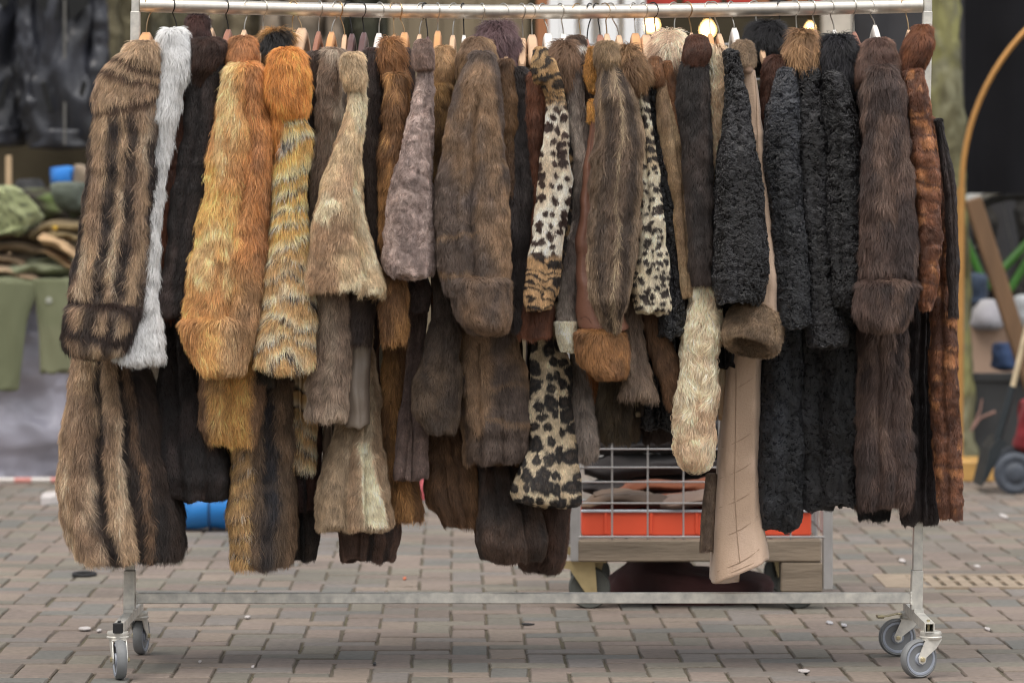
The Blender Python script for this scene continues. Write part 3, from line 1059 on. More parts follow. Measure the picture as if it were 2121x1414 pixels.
# raccoon dog, black tipped
TAN = p_mix((166, 124, 72), (44, 42, 42), (34, 34, 14), .25)
coat('raccoon dog coat, tawny with black tips, pressed between the two fox coats', 545, 6.62, p_mix((58, 54, 50), (98, 82, 62), (30, 30, 8)), 'fox',
     sleeve='150 545 578;250 553 572;400 555 574;600 540 560;780 532 560',
     body='780 500 600;850 496 604;900 488 606;1000 484 606;1100 481 606;1160 486 600', bdy=-.10, blobes=((-.38, .02, .12), (.25, .02, .2)), bpat=p_split(p_chev((186, 150, 100), (172, 140, 100), (190, 176, 160), 44, .5, 0, 7), p_stripes(p_mix((104, 86, 70), (130, 106, 84), (30, 30, 6)), (52, 50, 54), (.28,), .26, .2, 2), lambda s: sstep(518, 528, s.x + 6 * noise(s.p * 30, 2))),
     collar='80 545 604;105 532 606;150 540 600', kpat=TAN, ksty='fluff', kdy=.08, y_from=760, hem=10)
# chevron fox
CHEV = p_chev((228, 178, 104), (238, 212, 170), (190, 182, 172), 48, .55, 0, 3)
ORF = p_mix((222, 152, 78), (196, 132, 68), (20, 20, 12))
CHEV2 = p_split(p_split(CHEV, ORF, lambda s: (1 - sstep(-4, 6, s.x - 592 + (s.y - 230) * .12)) * (1 - sstep(300, 370, s.y))), p_chev((200, 162, 112), (222, 202, 170), (130, 120, 114), 40, .5, 0, 5, 592), lambda s: sstep(470, 560, s.y))
coat('orange fox jacket pieced in diagonal strips with silvery seams', 625, 6.50, CHEV2, 'fox',
     sleeve='175 570 622;230 566 624;300 572 638;360 576 632;430 574 628;500 566 634;560 558 638;620 548 643;700 536 647;745 530 645',
     collar='118 565 626;150 553 637;185 552 638;212 556 636;232 574 632', kpat=p_mix((222, 152, 78), (196, 132, 68), (20, 20, 12)), ksty='fox', kdy=-.02, y_from=850, hem=14, shem=14, name='fur_jacket', cat='jacket')
# dark brown-red
DRED = p_stripes(p_mix((66, 46, 42), (90, 60, 50), (24, 24, 6)), (36, 32, 34), (-.4, .3), .2, .2, 6)
coat('dark red-brown coat with black pelt lines, right of the chevron fox jacket', 660, 6.60, p_mix((60, 50, 46), (84, 70, 62), (24, 24, 9)), 'rabbit',
     sleeve='120 632 676;160 634 674;250 640 668;350 636 660;500 630 656;640 628 652',
     body='660 596 650;750 590 660;900 578 664;1000 578 664;1045 590 658', bpat=DRED, bsty='mink', y_from=640)
coat('black-brown mink coat hanging low under the red-brown one', 688, 6.66, MINK, 'mink',
     body='900 600 655;1050 596 660;1120 598 660;1150 604 652', y_from=850, bpat=p_stripes(p_mix((50, 44, 42), (70, 60, 54)), (34, 32, 32), (0,), .3), top=140)
# grey beige
GB = p_three((166, 148, 130), (138, 118, 102), (186, 170, 152), (22, 22, 6), 8)
coat('grey-beige goat fur coat with a long bristly sleeve', 690, 6.57, GB, 'long',
     sleeve='112 668 708;135 664 706;170 664 702;230 665 698;300 658 688;380 648 674;460 646 672;560 660 706;640 662 722;720 656 722;800 642 720;855 640 716',
     shem=8, sdome=(.3, .12))
# taupe leather
TAUPE = p_mix((104, 92, 82), (128, 116, 104), (8, 8, 3))
coat('taupe leather coat half hidden between two beige fur coats', 714, 6.63, TAUPE, None,
     sleeve='170 690 716;250 690 722;350 688 716;450 690 716;600 712 750;700 716 764;800 716 764;880 716 762', smat=LEATH, name='leather_coat', sb=.05,
     body='690 700 760;800 690 762;880 668 756', bmat=LEATH)
# patchwork beige
PWK = p_three((196, 172, 138), (164, 134, 106), (212, 196, 166), (13, 13, 7), 9)
pw = coat('beige patchwork fur coat with a flared sleeve and a white stripe at the hem', 752, 6.49, PWK, 'rabbit',
     sleeve='172 724 756;220 722 757;270 714 754;320 694 750;360 680 748;400 667 746;450 655 754;500 645 768;550 635 783;590 630 795;606 632 793',
     body='720 735 768;800 738 782;880 700 790;960 672 798;1040 655 808;1080 660 814',
     bpat=p_split(p_stripes(p_mix((160, 138, 112), (190, 172, 146), (20, 20, 5)), (150, 124, 98), (.02, .9), .16, .1), lambda s: np.tile((240, 212, 182.), (len(s.x), 1)), lambda s: sstep(-2, 2, s.x - (747 + (s.y - 905) * .06)) * sstep(-2, 2, 773 + (s.y - 905) * .17 - s.x) * sstep(900, 908, s.y) * (1 - sstep(1072, 1080, s.y))),
     collar='120 712 752;150 708 757;178 716 756', kpat=p_mix((208, 188, 158), (190, 166, 134)), kdy=-.01, y_from=650, sdome=(.3, .05), sb=.085, hem=9, srim=12, sopen=True, slobes=((.62, .03, .1),))
# dark long hair
coat('dark brown long-haired coat with a smooth rolled collar', 770, 6.60, p_mix((60, 50, 47), (86, 72, 64), (26, 26, 8)), 'long',
     sleeve='110 756 786;150 754 788;250 752 788;350 750 786;450 756 788;540 760 792;640 700 770;700 694 766',
     body='1000 704 800;1080 700 826;1150 708 818', bpat=p_stripes(p_mix((84, 62, 52), (110, 86, 74), (30, 30, 5)), (44, 34, 32), (.15, .75), .12), bsty='mink', y_from=850, kpat=p_mix((82, 60, 52), (64, 48, 44)), ksty='mink', collar='106 758 784;150 753 788', kdy=.0)
# sable fox
SBF = p_three((158, 116, 70), (122, 88, 58), (178, 134, 84), (24, 24, 5), 12)
coat('tawny sable coat with tufted orange collar and narrow sleeve', 816, 6.54, SBF, 'fox',
     sleeve='160 808 838;200 803 840;250 800 838;300 794 836;380 790 826;450 790 816;540 796 826;600 798 838;660 792 840;700 796 836',
     body='740 800 836;800 790 832;900 792 836;1000 812 862;1065 816 866',
     collar='90 790 822;115 788 832;160 800 836', kpat=p_mix((192, 134, 72), (140, 98, 62)), ksty='fluff', kdy=.04, y_from=680, sb=.045)
# dark brown leather-smooth
coat('smooth dark brown coat, a thin strip beside the tawny sable', 838, 6.62, p_mix((62, 50, 46), (80, 64, 58)), 'short',
     sleeve='105 832 852;150 834 856;220 838 856;300 834 850;500 830 850;600 842 892;640 846 890')
# mauve lamb
MAU = p_mix((146, 128, 122), (176, 156, 148), (30, 30, 22), .4)
coat('mauve-grey curly lamb coat with a smooth rolled collar', 870, 6.49, MAU, 'lamb',
     sleeve='150 866 896;180 861 896;220 853 896;260 842 896;300 832 896;350 820 896;400 808 898;450 800 900;500 796 902;550 793 902;566 800 898',
     body='650 848 882;720 846 876;800 836 872;900 824 884;985 816 886', bpat=p_mix((108, 90, 84), (132, 112, 104), (20, 20, 9)), bsty='short',
     collar='92 860 896;110 853 902;140 857 901', kpat=p_mix((120, 98, 88), (142, 118, 108)), ksty='short', kdy=-.01, y_from=620, sb=.075, shem=8, sdome=(.3, .08))
# golden curly
GLD = p_mix((160, 124, 78), (112, 84, 56), (40, 40, 30))
coat('golden-brown curly coat with a folded lapel, behind the mauve lamb', 908, 6.59, p_split(GLD, p_mix((92, 76, 62), (70, 58, 50)), lambda s: sstep(500, 560, s.y)), 'rabbit',
     sleeve='180 898 932;250 896 930;350 898 920;450 900 918;640 900 945;720 880 950;800 858 952;850 852 950;885 880 942',
     body='880 886 960;960 884 992;1040 892 1002;1078 912 1000', bpat=p_three((104, 78, 58), (130, 96, 66), (154, 116, 80)), bsty='long',
     collar='104 905 936;130 900 948;165 898 942', kpat=p_mix((168, 134, 96), (138, 106, 74)), ksty='rabbit', kdy=.02, y_from=830)
# muskrat
MUS = p_bands(p_three((144, 116, 90), (94, 80, 72), (112, 98, 92), (11, 11, 5), 15), (130, 105, 82), ((318, 5, .3, 990), (470, 4, -.2, 990), (566, 6, .1, 990), (800, 4, -.2, 1000), (862, 4, .1, 1040)))
coat('wide brown muskrat coat with turned-back cuff in the middle of the row', 998, 6.48, MUS, 'rabbit',
     sleeve='120 974 1020;150 957 1031;200 943 1033;250 934 1037;300 924 1041;350 915 1046;400 906 1050;450 902 1054;500 904 1055;560 918 1052;600 930 1055',
     cuff='584 932 1056;630 938 1059;660 948 1059;674 965 1054', cuffd=.02, cpat=p_mix((92, 78, 70), (122, 98, 78), (16, 16, 8)),
     body='690 946 1062;760 942 1080;820 946 1092;880 954 1100;945 962 1100',
     collar='96 958 1020;118 946 1032;150 946 1034', kpat=p_mix((150, 122, 90), (116, 92, 72)), kdy=.08, y_from=640, sb=.075, bfold=.022, slobes=((.12, .03, .12), (-.5, .012, .2)))
# plum collar
coat('charcoal coat with a fluffy plum collar, right of the muskrat', 1042, 6.58, p_mix((56, 50, 49), (78, 70, 68), (26, 26, 9)), 'rabbit',
     sleeve='150 1052 1088;200 1054 1092;300 1050 1096;400 1048 1100;500 1048 1096;600 1056 1086;680 1062 1100',
     body='930 990 1070;1040 986 1120;1120 984 1140;1150 996 1128', bpat=p_mix((84, 66, 56), (58, 48, 43)), bsty='mink',
     collar='64 1000 1058;90 986 1070;130 988 1078;170 1010 1074', kpat=p_mix((104, 82, 84), (76, 60, 62)), ksty='fluff', kdy=.14, y_from=800)
coat('brown fur coat with a golden lapel tucked under the plum collar', 1062, 6.54, p_mix((122, 92, 64), (90, 68, 52)), 'rabbit',
     sleeve='130 1032 1058;180 1034 1066;250 1036 1068;300 1038 1058;400 1046 1060', sb=.04)
# rust
coat('rust-brown sheared coat, narrow, left of the spotted cat coat', 1083, 6.57, p_mix((128, 82, 60), (104, 68, 52), (14, 14, 8)), 'rabbit',
     sleeve='160 1094 1122;200 1091 1130;250 1092 1128;300 1094 1122;400 1100 1120;560 1092 1118;640 1082 1142;690 1082 1140',
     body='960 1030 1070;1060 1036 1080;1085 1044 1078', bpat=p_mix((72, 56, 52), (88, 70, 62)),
     collar='120 1082 1106;150 1084 1108', kpat=p_mix((134, 108, 78), (110, 86, 62)), y_from=880)
# spotted cat
CREAM = p_mix((222, 213, 197), (200, 182, 158), (16, 16, 8))
TAWNY = p_mix((172, 140, 98), (190, 160, 120), (14, 14, 8))
OCE = p_spots(CREAM, (60, 44, 38), 21, .36, 0, 5, 1.4)
OCE2 = p_tiger(p_mix((168, 138, 98), (146, 112, 72)), (52, 44, 38), 24, 2)
TIG = p_tiger(p_mix((178, 144, 104), (156, 126, 90)), (46, 38, 34), 20, 9)
OCB = p_spots(p_mix((200, 183, 155), (178, 158, 128)), (42, 38, 37), 25, .45, .16, 9, 1.45, (84, 72, 62))
ocs = p_split(OCE2, p_split(OCE, TIG, lambda s: sstep(520, 534, s.y)), lambda s: sstep(195, 235, s.y))
coat('cream spotted cat coat with tiger-striped collar and cuff', 1102, 6.49, ocs, 'short',
     sleeve='130 1108 1152;160 1116 1160;200 1130 1169;250 1135 1176;300 1126 1177;350 1120 1178;400 1114 1178;450 1108 1172;500 1101 1165;560 1092 1158;600 1086 1152;635 1090 1142',
     body='700 1106 1162;760 1102 1184;850 1098 1188;920 1098 1192;960 1080 1196;1010 1062 1200;1036 1064 1201', blobes=((.55, .014, .2),), bdy=-.05,
     bpat=OCB, collar='106 1104 1136;130 1098 1142;165 1106 1146', kpat=OCE2, kdy=.0, y_from=640, sb=.05, bdome=(.25, .08))
coat('dark brown sheared coat showing below the spotted cat coat', 1135, 6.62, p_mix((100, 74, 62), (76, 58, 50), (14, 14, 8)), 'rabbit',
     body='1000 1064 1180;1080 1062 1178;1140 1064 1176;1172 1074 1160', y_from=940, top=150)
coat('black-spotted tawny cat coat, a sliver behind the cream spotted one', 1150, 6.56, p_spots(TAWNY, (44, 38, 36), 24, .5, 0, 12), 'short',
     sleeve='200 1160 1182;280 1166 1190;350 1164 1192;450 1160 1186;550 1148 1176;620 1150 1172', sb=.04)
# grey wild cat
GRY = p_three((150, 138, 128), (112, 100, 94), (196, 182, 170), (26, 26, 12), 21)
o_ = coat('silver-grey fur coat with fluffy brown collar and a white cuff tip', 1167, 6.55, GRY, 'rabbit',
     sleeve='150 1174 1200;190 1172 1204;240 1174 1214;300 1182 1221;360 1190 1220;450 1186 1212;560 1166 1204;620 1160 1198;665 1158 1196',
     cuff='668 1150 1196;700 1152 1196;722 1160 1194', cpat=p_mix((226, 214, 190), (206, 190, 160)), csty='short',
     body='760 1182 1216;850 1180 1232;920 1184 1240;945 1196 1232', bpat=p_mix((188, 174, 164), (136, 124, 116), (22, 22, 12)), bdy=-.06,
     collar='96 1148 1186;130 1140 1190;170 1152 1186', kpat=p_mix((130, 102, 80), (96, 74, 60), (40, 40, 16)), ksty='fluff', kdy=.0, y_from=720, sb=.05)
coat('dark coat with a white-edged grizzled collar between silver and orange collars', 1202, 6.60, p_mix((84, 66, 56), (62, 50, 44), (24, 24, 12)), 'rabbit',
     sleeve='140 1196 1226;180 1196 1230;220 1200 1228;300 1206 1222', 
     collar='82 1178 1206;100 1176 1214;135 1180 1212', kpat=p_bands(p_mix((96, 76, 62), (62, 50, 44)), (226, 220, 208), ((98, 6, 0, 0), (72, 8, -.3, 1170))), kdy=.05)
# leather with shearling
LBR = p_mix((124, 86, 70), (106, 72, 58), (6, 6, 3))
lc = coat('brown leather coat with orange shearling collar and thick fur cuff', 1228, 6.52, LBR, None,
     sleeve='250 1222 1238;300 1214 1236;350 1208 1236;420 1202 1236;500 1195 1236;580 1192 1240;640 1193 1290;680 1196 1300',
     cuff='690 1192 1292;720 1192 1302;755 1200 1300;770 1225 1296', cpat=p_mix((148, 106, 66), (118, 84, 56), (18, 18, 8)), csty='rabbit',
     body='780 1195 1250;830 1200 1250;858 1212 1242', bpat=p_mix((176, 112, 54), (146, 92, 48)), bsty='fox', bmat=SKIN,
     collar='104 1222 1240;150 1214 1240;185 1222 1240|212 1219 1238;250 1221 1236', kpat=p_mix((192, 142, 74), (170, 122, 62)), ksty='plush', kdy=.0, smat=LEATH, y_from=740, sb=.05, name='leather_coat')
root = lc['root']; inv = -Vector(root.location)
LSEAM = simple('leather_seam', (92, 62, 52), .5)
for pts in ([(1208, 310), (1220, 322), (1230, 326)], [(1202, 430), (1214, 440), (1224, 446)], [(1198, 520), (1210, 530), (1222, 536)], [(1202, 660), (1216, 650), (1224, 666)]):
    seam('seam', lc['sg'], pts, .0009, LSEAM, root, inv)

# nutria
NUT = p_stripes(p_three((132, 112, 92), (104, 86, 72), (152, 130, 106), (16, 16, 5), 31), (70, 58, 50), (-.45, .62), .2, .25, 4)
NUT2 = p_stripes(NUT, (186, 166, 136), (.08,), .07, .3, 6)
coat('grey-brown nutria coat with a pale line down its broad sleeve', 1257, 6.47, NUT2, 'long',
     sleeve='128 1246 1282;160 1241 1296;200 1238 1311;250 1236 1326;300 1236 1327;350 1233 1325;400 1230 1323;450 1227 1321;500 1225 1318;560 1222 1308;610 1226 1298;650 1244 1288;675 1258 1282',
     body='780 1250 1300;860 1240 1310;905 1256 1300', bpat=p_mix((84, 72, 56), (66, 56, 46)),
     collar='98 1236 1278;115 1232 1286;140 1240 1284', kpat=p_mix((150, 126, 96), (120, 98, 76)), ksty='rabbit', kdy=.0, y_from=700, sb=.07)
coat('drab grey-brown fur coat whose flared sleeve hangs under the spotted jacket', 1280, 6.56, p_mix((140, 120, 100), (112, 94, 80), (18, 18, 6)), 'long',
     sleeve='300 1288 1318;450 1296 1322;560 1298 1320;640 1298 1322;700 1298 1328;760 1294 1342;815 1292 1354',
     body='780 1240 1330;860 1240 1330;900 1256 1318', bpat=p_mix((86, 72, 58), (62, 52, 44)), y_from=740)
# second spotted
OC3 = p_spots(p_mix((214, 202, 178), (192, 172, 140), (14, 14, 8)), (54, 46, 42), 16, .36, 0, 17, 1.3)
coat('pale spotted cat jacket with a fluffy brown collar', 1315, 6.51, OC3, 'short',
     sleeve='165 1304 1334;200 1312 1340;250 1320 1346;300 1325 1356;350 1325 1366;400 1324 1370;450 1321 1376;500 1318 1380;550 1313 1386;600 1312 1389;640 1314 1389',
     collar='104 1284 1318;130 1276 1334;160 1284 1337;178 1300 1332', kpat=p_mix((146, 114, 82), (108, 82, 60), (40, 40, 18)), ksty='fluff', kdy=-.02, sb=.055, sdome=(.3, .06), name='fur_jacket', cat='jacket', shem=10)
coat('reddish brown fur coat below the pale spotted jacket', 1330, 6.60, p_mix((118, 88, 64), (92, 66, 50), (22, 22, 8)), 'long',
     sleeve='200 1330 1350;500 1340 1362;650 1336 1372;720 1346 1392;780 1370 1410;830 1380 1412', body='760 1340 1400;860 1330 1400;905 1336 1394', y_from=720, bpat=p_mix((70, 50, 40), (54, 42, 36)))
# black curly narrow
coat('narrow black curly lamb coat left of the smooth tan sleeve', 1345, 6.545, BLK, 'curl',
     sleeve='130 1322 1340;160 1324 1350;200 1334 1366;300 1346 1382;400 1364 1400;500 1374 1406;600 1380 1410;660 1368 1420;690 1366 1416',
     body='700 1300 1400;800 1310 1396;880 1320 1396', y_from=660)
# tan shearling
TANS = p_three((150, 124, 94), (128, 104, 80), (164, 140, 110), (18, 18, 6), 41)
coat('smooth tan fur coat with a leather-edged brown collar', 1357, 6.525, TANS, 'short',
     sleeve='170 1364 1384;210 1362 1394;250 1365 1406;300 1372 1412;350 1380 1416;400 1390 1421;460 1397 1428;520 1404 1433;580 1408 1436;610 1410 1434',
     collar='124 1346 1370;145 1340 1380;175 1352 1382|130 1374 1390;200 1378 1408;280 1400 1418', kpat=p_mix((120, 82, 52), (98, 66, 44)), kdy=.0, sb=.045)
# blonde fox collar
coat('coat with a huge pale blonde fox collar', 1397, 6.60, p_mix((96, 70, 52), (74, 56, 44)), 'rabbit',
     sleeve='160 1392 1420;250 1400 1420;400 1406 1424', 
     collar='78 1364 1408;100 1350 1418;130 1360 1420;160 1380 1420', kpat=p_mix((222, 196, 172), (190, 158, 134), (30, 30, 14)), ksty='fluff', kdy=.02, kb=.09)
# long dark with red collar
coat('long black-brown fur coat with smooth chestnut collar', 1432, 6.50, p_mix((46, 41, 40), (66, 56, 52), (22, 22, 6)), 'rabbit',
     sleeve='140 1410 1462;180 1406 1464;230 1406 1468;280 1412 1470;340 1416 1471;400 1420 1473;480 1427 1474;550 1432 1474;585 1436 1472',
     collar='84 1424 1466;105 1416 1476;135 1414 1464', kpat=p_mix((92, 54, 36), (72, 44, 32)), ksty='short', kdy=-.005, sb=.05)
# cream shearling
CRM = p_mix((228, 206, 178), (204, 176, 146), (20, 20, 9))
coat('cream curly sheepskin coat with a small tail at the cuff', 1490, 6.545, CRM, 'wavy',
     sleeve='112 1464 1502;150 1463 1508;200 1464 1506;250 1466 1500;300 1468 1494;400 1464 1490;500 1452 1484;580 1438 1484;650 1428 1486;700 1422 1484;760 1418 1478;820 1410 1477;880 1404 1474;930 1404 1471;952 1412 1464',
     sdome=(.4, .2), shem=10, sb=.06, sjag=3)
# black persian
coat('broad black persian lamb coat overlapping the suede sheepskin', 1500, 6.48, BLK, 'curl',
     sleeve='112 1498 1528;150 1505 1536;200 1502 1546;250 1497 1553;300 1491 1562;350 1485 1571;400 1480 1579;450 1477 1584;500 1475 1588;550 1477 1590;600 1480 1584;632 1486 1572',
     sb=.075, sdome=(.3, .06), srim=9, sopen=True, dend=756)
# suede sheepskin
SUD = p_three((162, 138, 118), (180, 154, 132), (192, 166, 145), (9, 9, 5), 71)
SHR = p_mix((150, 128, 104), (126, 106, 86), (22, 22, 14))
sc_ = coat('long tan suede sheepskin coat with shearling collar and wide shearling cuff', 1522, 6.535, SUD, None,
     sleeve='150 1534 1562;200 1536 1570;250 1542 1575;300 1548 1583;400 1554 1593;500 1558 1604;600 1556 1612;650 1545 1611',
     body='700 1504 1582;800 1498 1580;900 1490 1579;1000 1481 1579;1060 1477 1579;1100 1474 1582;1140 1472 1589;1176 1471 1595', bsty='', bmat=SUEDE, smat=SUEDE,
     collar='95 1522 1556;112 1515 1563;132 1520 1562', kpat=SHR, ksty='plush', kdy=-.02, sb=.05, hem=2, bfold=.006, name='sheepskin_coat', bdome=(.25, .01), blobes=((.68, .008, .2),), btilt=-27, bex=4.5, bjag=0, sjag=0)
root = sc_['root']; inv = -Vector(root.location)
g = axis_grid(pt(1562, 672, 9.765), (-.22, -.42, -.86), [(-.035, .052), (-.032, .060), (-.02, .067), (.0, .071), (.03, .073), (.05, .072), (.060, .066), (.058, .058), (.045, .052), (.02, .046), (.0, .03)], 44)
t = pat_eval(SHR, g.px.ravel(), g.py.ravel(), g.u.ravel(), g.v.ravel(), g.P.reshape(-1, 3))
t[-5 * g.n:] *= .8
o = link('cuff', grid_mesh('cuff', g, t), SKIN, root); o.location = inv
scatter('fur', g, SHR, 'plush', o, back=2, seed=991)
STITCH = simple('suede_seam', (168, 144, 122), .9)
bg = sc_['bg']
seam('seam', bg, [(1520, 760), (1519, 900), (1517, 1000), (1522, 1100), (1530, 1190)], 0.0011, STITCH, root, inv)
for y in (790, 902, 964, 1024, 1086, 1150):
    seam('seam', bg, [(1494 - max(0, y - 900) * .05, y + 3), (1510, y + 4), (1530, y + 3), (1550, y), (1570, y - 5)], 0.0009, STITCH, root, inv, .0014)
seam('hem_seam', bg, [(1478, 1168), (1510, 1166), (1545, 1166), (1596, 1166)], 0.001, STITCH, root, inv)
seam('seam', sc_['sg'], [(1558, 160), (1566, 260), (1573, 400), (1582, 520)], 0.001, STITCH, root, inv)
FLAP = p_mix((112, 94, 78), (92, 76, 64))
o, g2 = soft('front_flap', '985 1464 1484;1060 1456 1484;1138 1451 1482', 9.98, .05, FLAP, 'short', root, fold=.003, dome=(.3, .02)); o.location = inv
o, g2 = soft('collar_band', '130 1532 1560;138 1530 1561;146 1532 1560', 9.745, .045, p_mix((150, 122, 104), (160, 132, 112)), None, root, SUEDE, fold=.001); o.location = inv

# black feathers
coat('black coat with a feathery black collar and mahogany lapel', 1570, 6.62, BLK, 'rabbit',
     sleeve='180 1576 1610;300 1584 1612',
     collar='64 1556 1618;90 1540 1634;130 1560 1620', kpat=p_mix((30, 29, 31), (44, 43, 46)), ksty='fluff', kb=.09)
coat('short dark coat with a mahogany fox lapel beside the feathery collar', 1600, 6.575, p_mix((80, 50, 38), (56, 40, 34)), 'rabbit',
     sleeve='130 1588 1638;160 1582 1640;200 1576 1622;260 1574 1600;330 1576 1590', kpat=MAH)
# black astrakhan, fox collar
coat('glossy black astrakhan jacket with a fluffy tan collar', 1650, 6.53, p_mix((30, 31, 35), (52, 54, 60), (16, 16, 6)), 'curl',
     sleeve='150 1612 1650;200 1598 1654;250 1588 1658;300 1582 1660;400 1586 1664;500 1598 1668;600 1606 1674;670 1612 1680',
     body='720 1585 1664;850 1575 1664;950 1566 1664;1040 1566 1660;1088 1570 1652', blobes=((.2, .008, .2),), 
     collar='76 1640 1682;100 1630 1690;130 1642 1686', kpat=p_mix((172, 136, 98), (132, 102, 74), (40, 40, 20)), ksty='fluff', kdy=.02, y_from=660, sb=.06)
coat('plain black persian lamb coat with tight curls', 1690, 6.55, BLK, 'curl',
     sleeve='150 1646 1702;200 1640 1710;300 1642 1718;400 1648 1722;500 1654 1726;600 1662 1732;712 1670 1756',
     body='740 1645 1732;850 1642 1732;960 1642 1730;1046 1646 1726', blobes=((.1, .008, .2),), y_from=660)
coat('black curly lamb coat with a big fluffy black collar', 1728, 6.52, BLK, 'curl',
     sleeve='160 1702 1752;200 1704 1764;260 1706 1776;320 1710 1781;400 1712 1784;500 1716 1786;570 1718 1784;630 1724 1766',
     body='720 1700 1784;850 1694 1786;960 1694 1784;1036 1700 1780', blobes=((-.1, .008, .2),),
     collar='92 1704 1766;110 1692 1778;150 1690 1778;180 1700 1760', kpat=p_mix((32, 31, 34), (48, 47, 51), (30, 30, 14)), ksty='fluff', kdy=.05, y_from=620)
coat('dark coat with a cream lining edge beside the fluffy black collar', 1769, 6.60, BLK, 'rabbit',
     sleeve='200 1770 1792;300 1776 1800;500 1782 1800;640 1780 1796',
     collar='110 1772 1788;150 1764 1784;186 1758 1766', kpat=p_mix((216, 206, 178), (196, 184, 154)), ksty='short', kdy=.03,
     body='900 1775 1870;1020 1775 1850;1065 1780 1842', y_from=840)
# brown long hair
BLH = p_three((88, 70, 63), (69, 57, 54), (106, 86, 76), (18, 18, 7), 51)
coat('chocolate brown shaggy coat with a wide fur collar and thick cuff', 1812, 6.48, BLH, 'fox',
     sleeve='150 1800 1852;190 1790 1864;240 1787 1869;300 1789 1878;360 1788 1885;430 1786 1892;500 1785 1895;560 1780 1894',
     cuff='590 1778 1892;620 1772 1887;650 1772 1882;664 1782 1874',
     body='690 1780 1872;780 1776 1876;880 1772 1880;980 1772 1880;1035 1778 1874',
     collar='96 1790 1848;120 1776 1862;155 1770 1864;175 1772 1800', kpat=p_mix((118, 90, 76), (92, 70, 62), (26, 26, 12)), ksty='rabbit', kdy=.05, y_from=640, sb=.07)
# auburn mink
AUB = p_bands(p_three((128, 82, 56), (96, 62, 46), (172, 118, 76), (26, 26, 22), 61), (96, 62, 46), tuple((y, 3, .1, 1900) for y in range(240, 1090, 34)))
coat('auburn mink coat with upright chestnut collar, last big coat on the rack', 1882, 6.50, AUB, 'mottle',
     sleeve='150 1872 1914;200 1872 1922;250 1878 1926;300 1882 1932;360 1888 1942;420 1893 1948;500 1899 1950;560 1900 1944;610 1900 1938;640 1902 1930',
     collar='62 1892 1928;85 1874 1932;115 1864 1926;145 1862 1908;185 1862 1890;225 1864 1882', kpat=p_mix((128, 80, 50), (98, 60, 42), (18, 18, 10)), ksty='rabbit', kdy=.03, y_from=200, sb=.05,
     body='230 1900 1935;300 1910 1944;380 1920 1964;450 1926 1970;600 1930 1972;700 1924 1980;800 1922 1986;900 1930 1990;1000 1938 1995;1066 1944 1995', bdy=-.05, bjag=4, blobes=((-.3, .012, .2),))
coat('almost black mink coat under the auburn one, with a ribbed sleeve', 1905, 6.60, MINK, 'mink',
     sleeve='250 1935 1952;330 1950 1966;400 1960 1978;500 1964 1984;600 1966 1986;650 1968 1984',
     body='640 1880 1935;750 1876 1932;850 1872 1936;950 1868 1942;1040 1868 1944;1080 1872 1940', y_from=600, bpat=p_mix((48, 42, 42), (66, 58, 58)))
print('strands', NSTR[0])
# ------------------------------------------------------------------ hangers
WOOD = simple('varnished_hanger_wood', (206, 152, 100), .35, 0, .16, 14, .1, 60, stretch=(1, .2, 1))
PALEW = simple('pale_hanger_wood', (204, 170, 138), .45, 0, .14, 14, .1, 60, stretch=(1, .2, 1))
REDW = simple('reddish_hanger_wood', (150, 102, 82), .4, 0, .14, 14, .1, 60, stretch=(1, .2, 1))
PURW = simple('dark_plum_hanger_wood', (96, 70, 68), .35, 0, .12, 14)
WHITEP = simple('white_hanger_plastic', (232, 228, 222), .35, 0, .03, 10)
CLEARP = simple('amber_hanger_plastic', (170, 160, 110), .25, 0, .2, 60)
WIRE = {'s': simple('steel_wire', (190, 186, 178), .3, .9, .05, 20), 'g': simple('brassy_wire', (176, 150, 116), .32, .9, .08, 20), 'b': simple('black_wire', (30, 28, 28), .4, .3, .05, 20)}
HM = {'w': WOOD, 'p': PALEW, 'r': REDW, 'u': PURW, 'h': WHITEP, 'c': CLEARP}
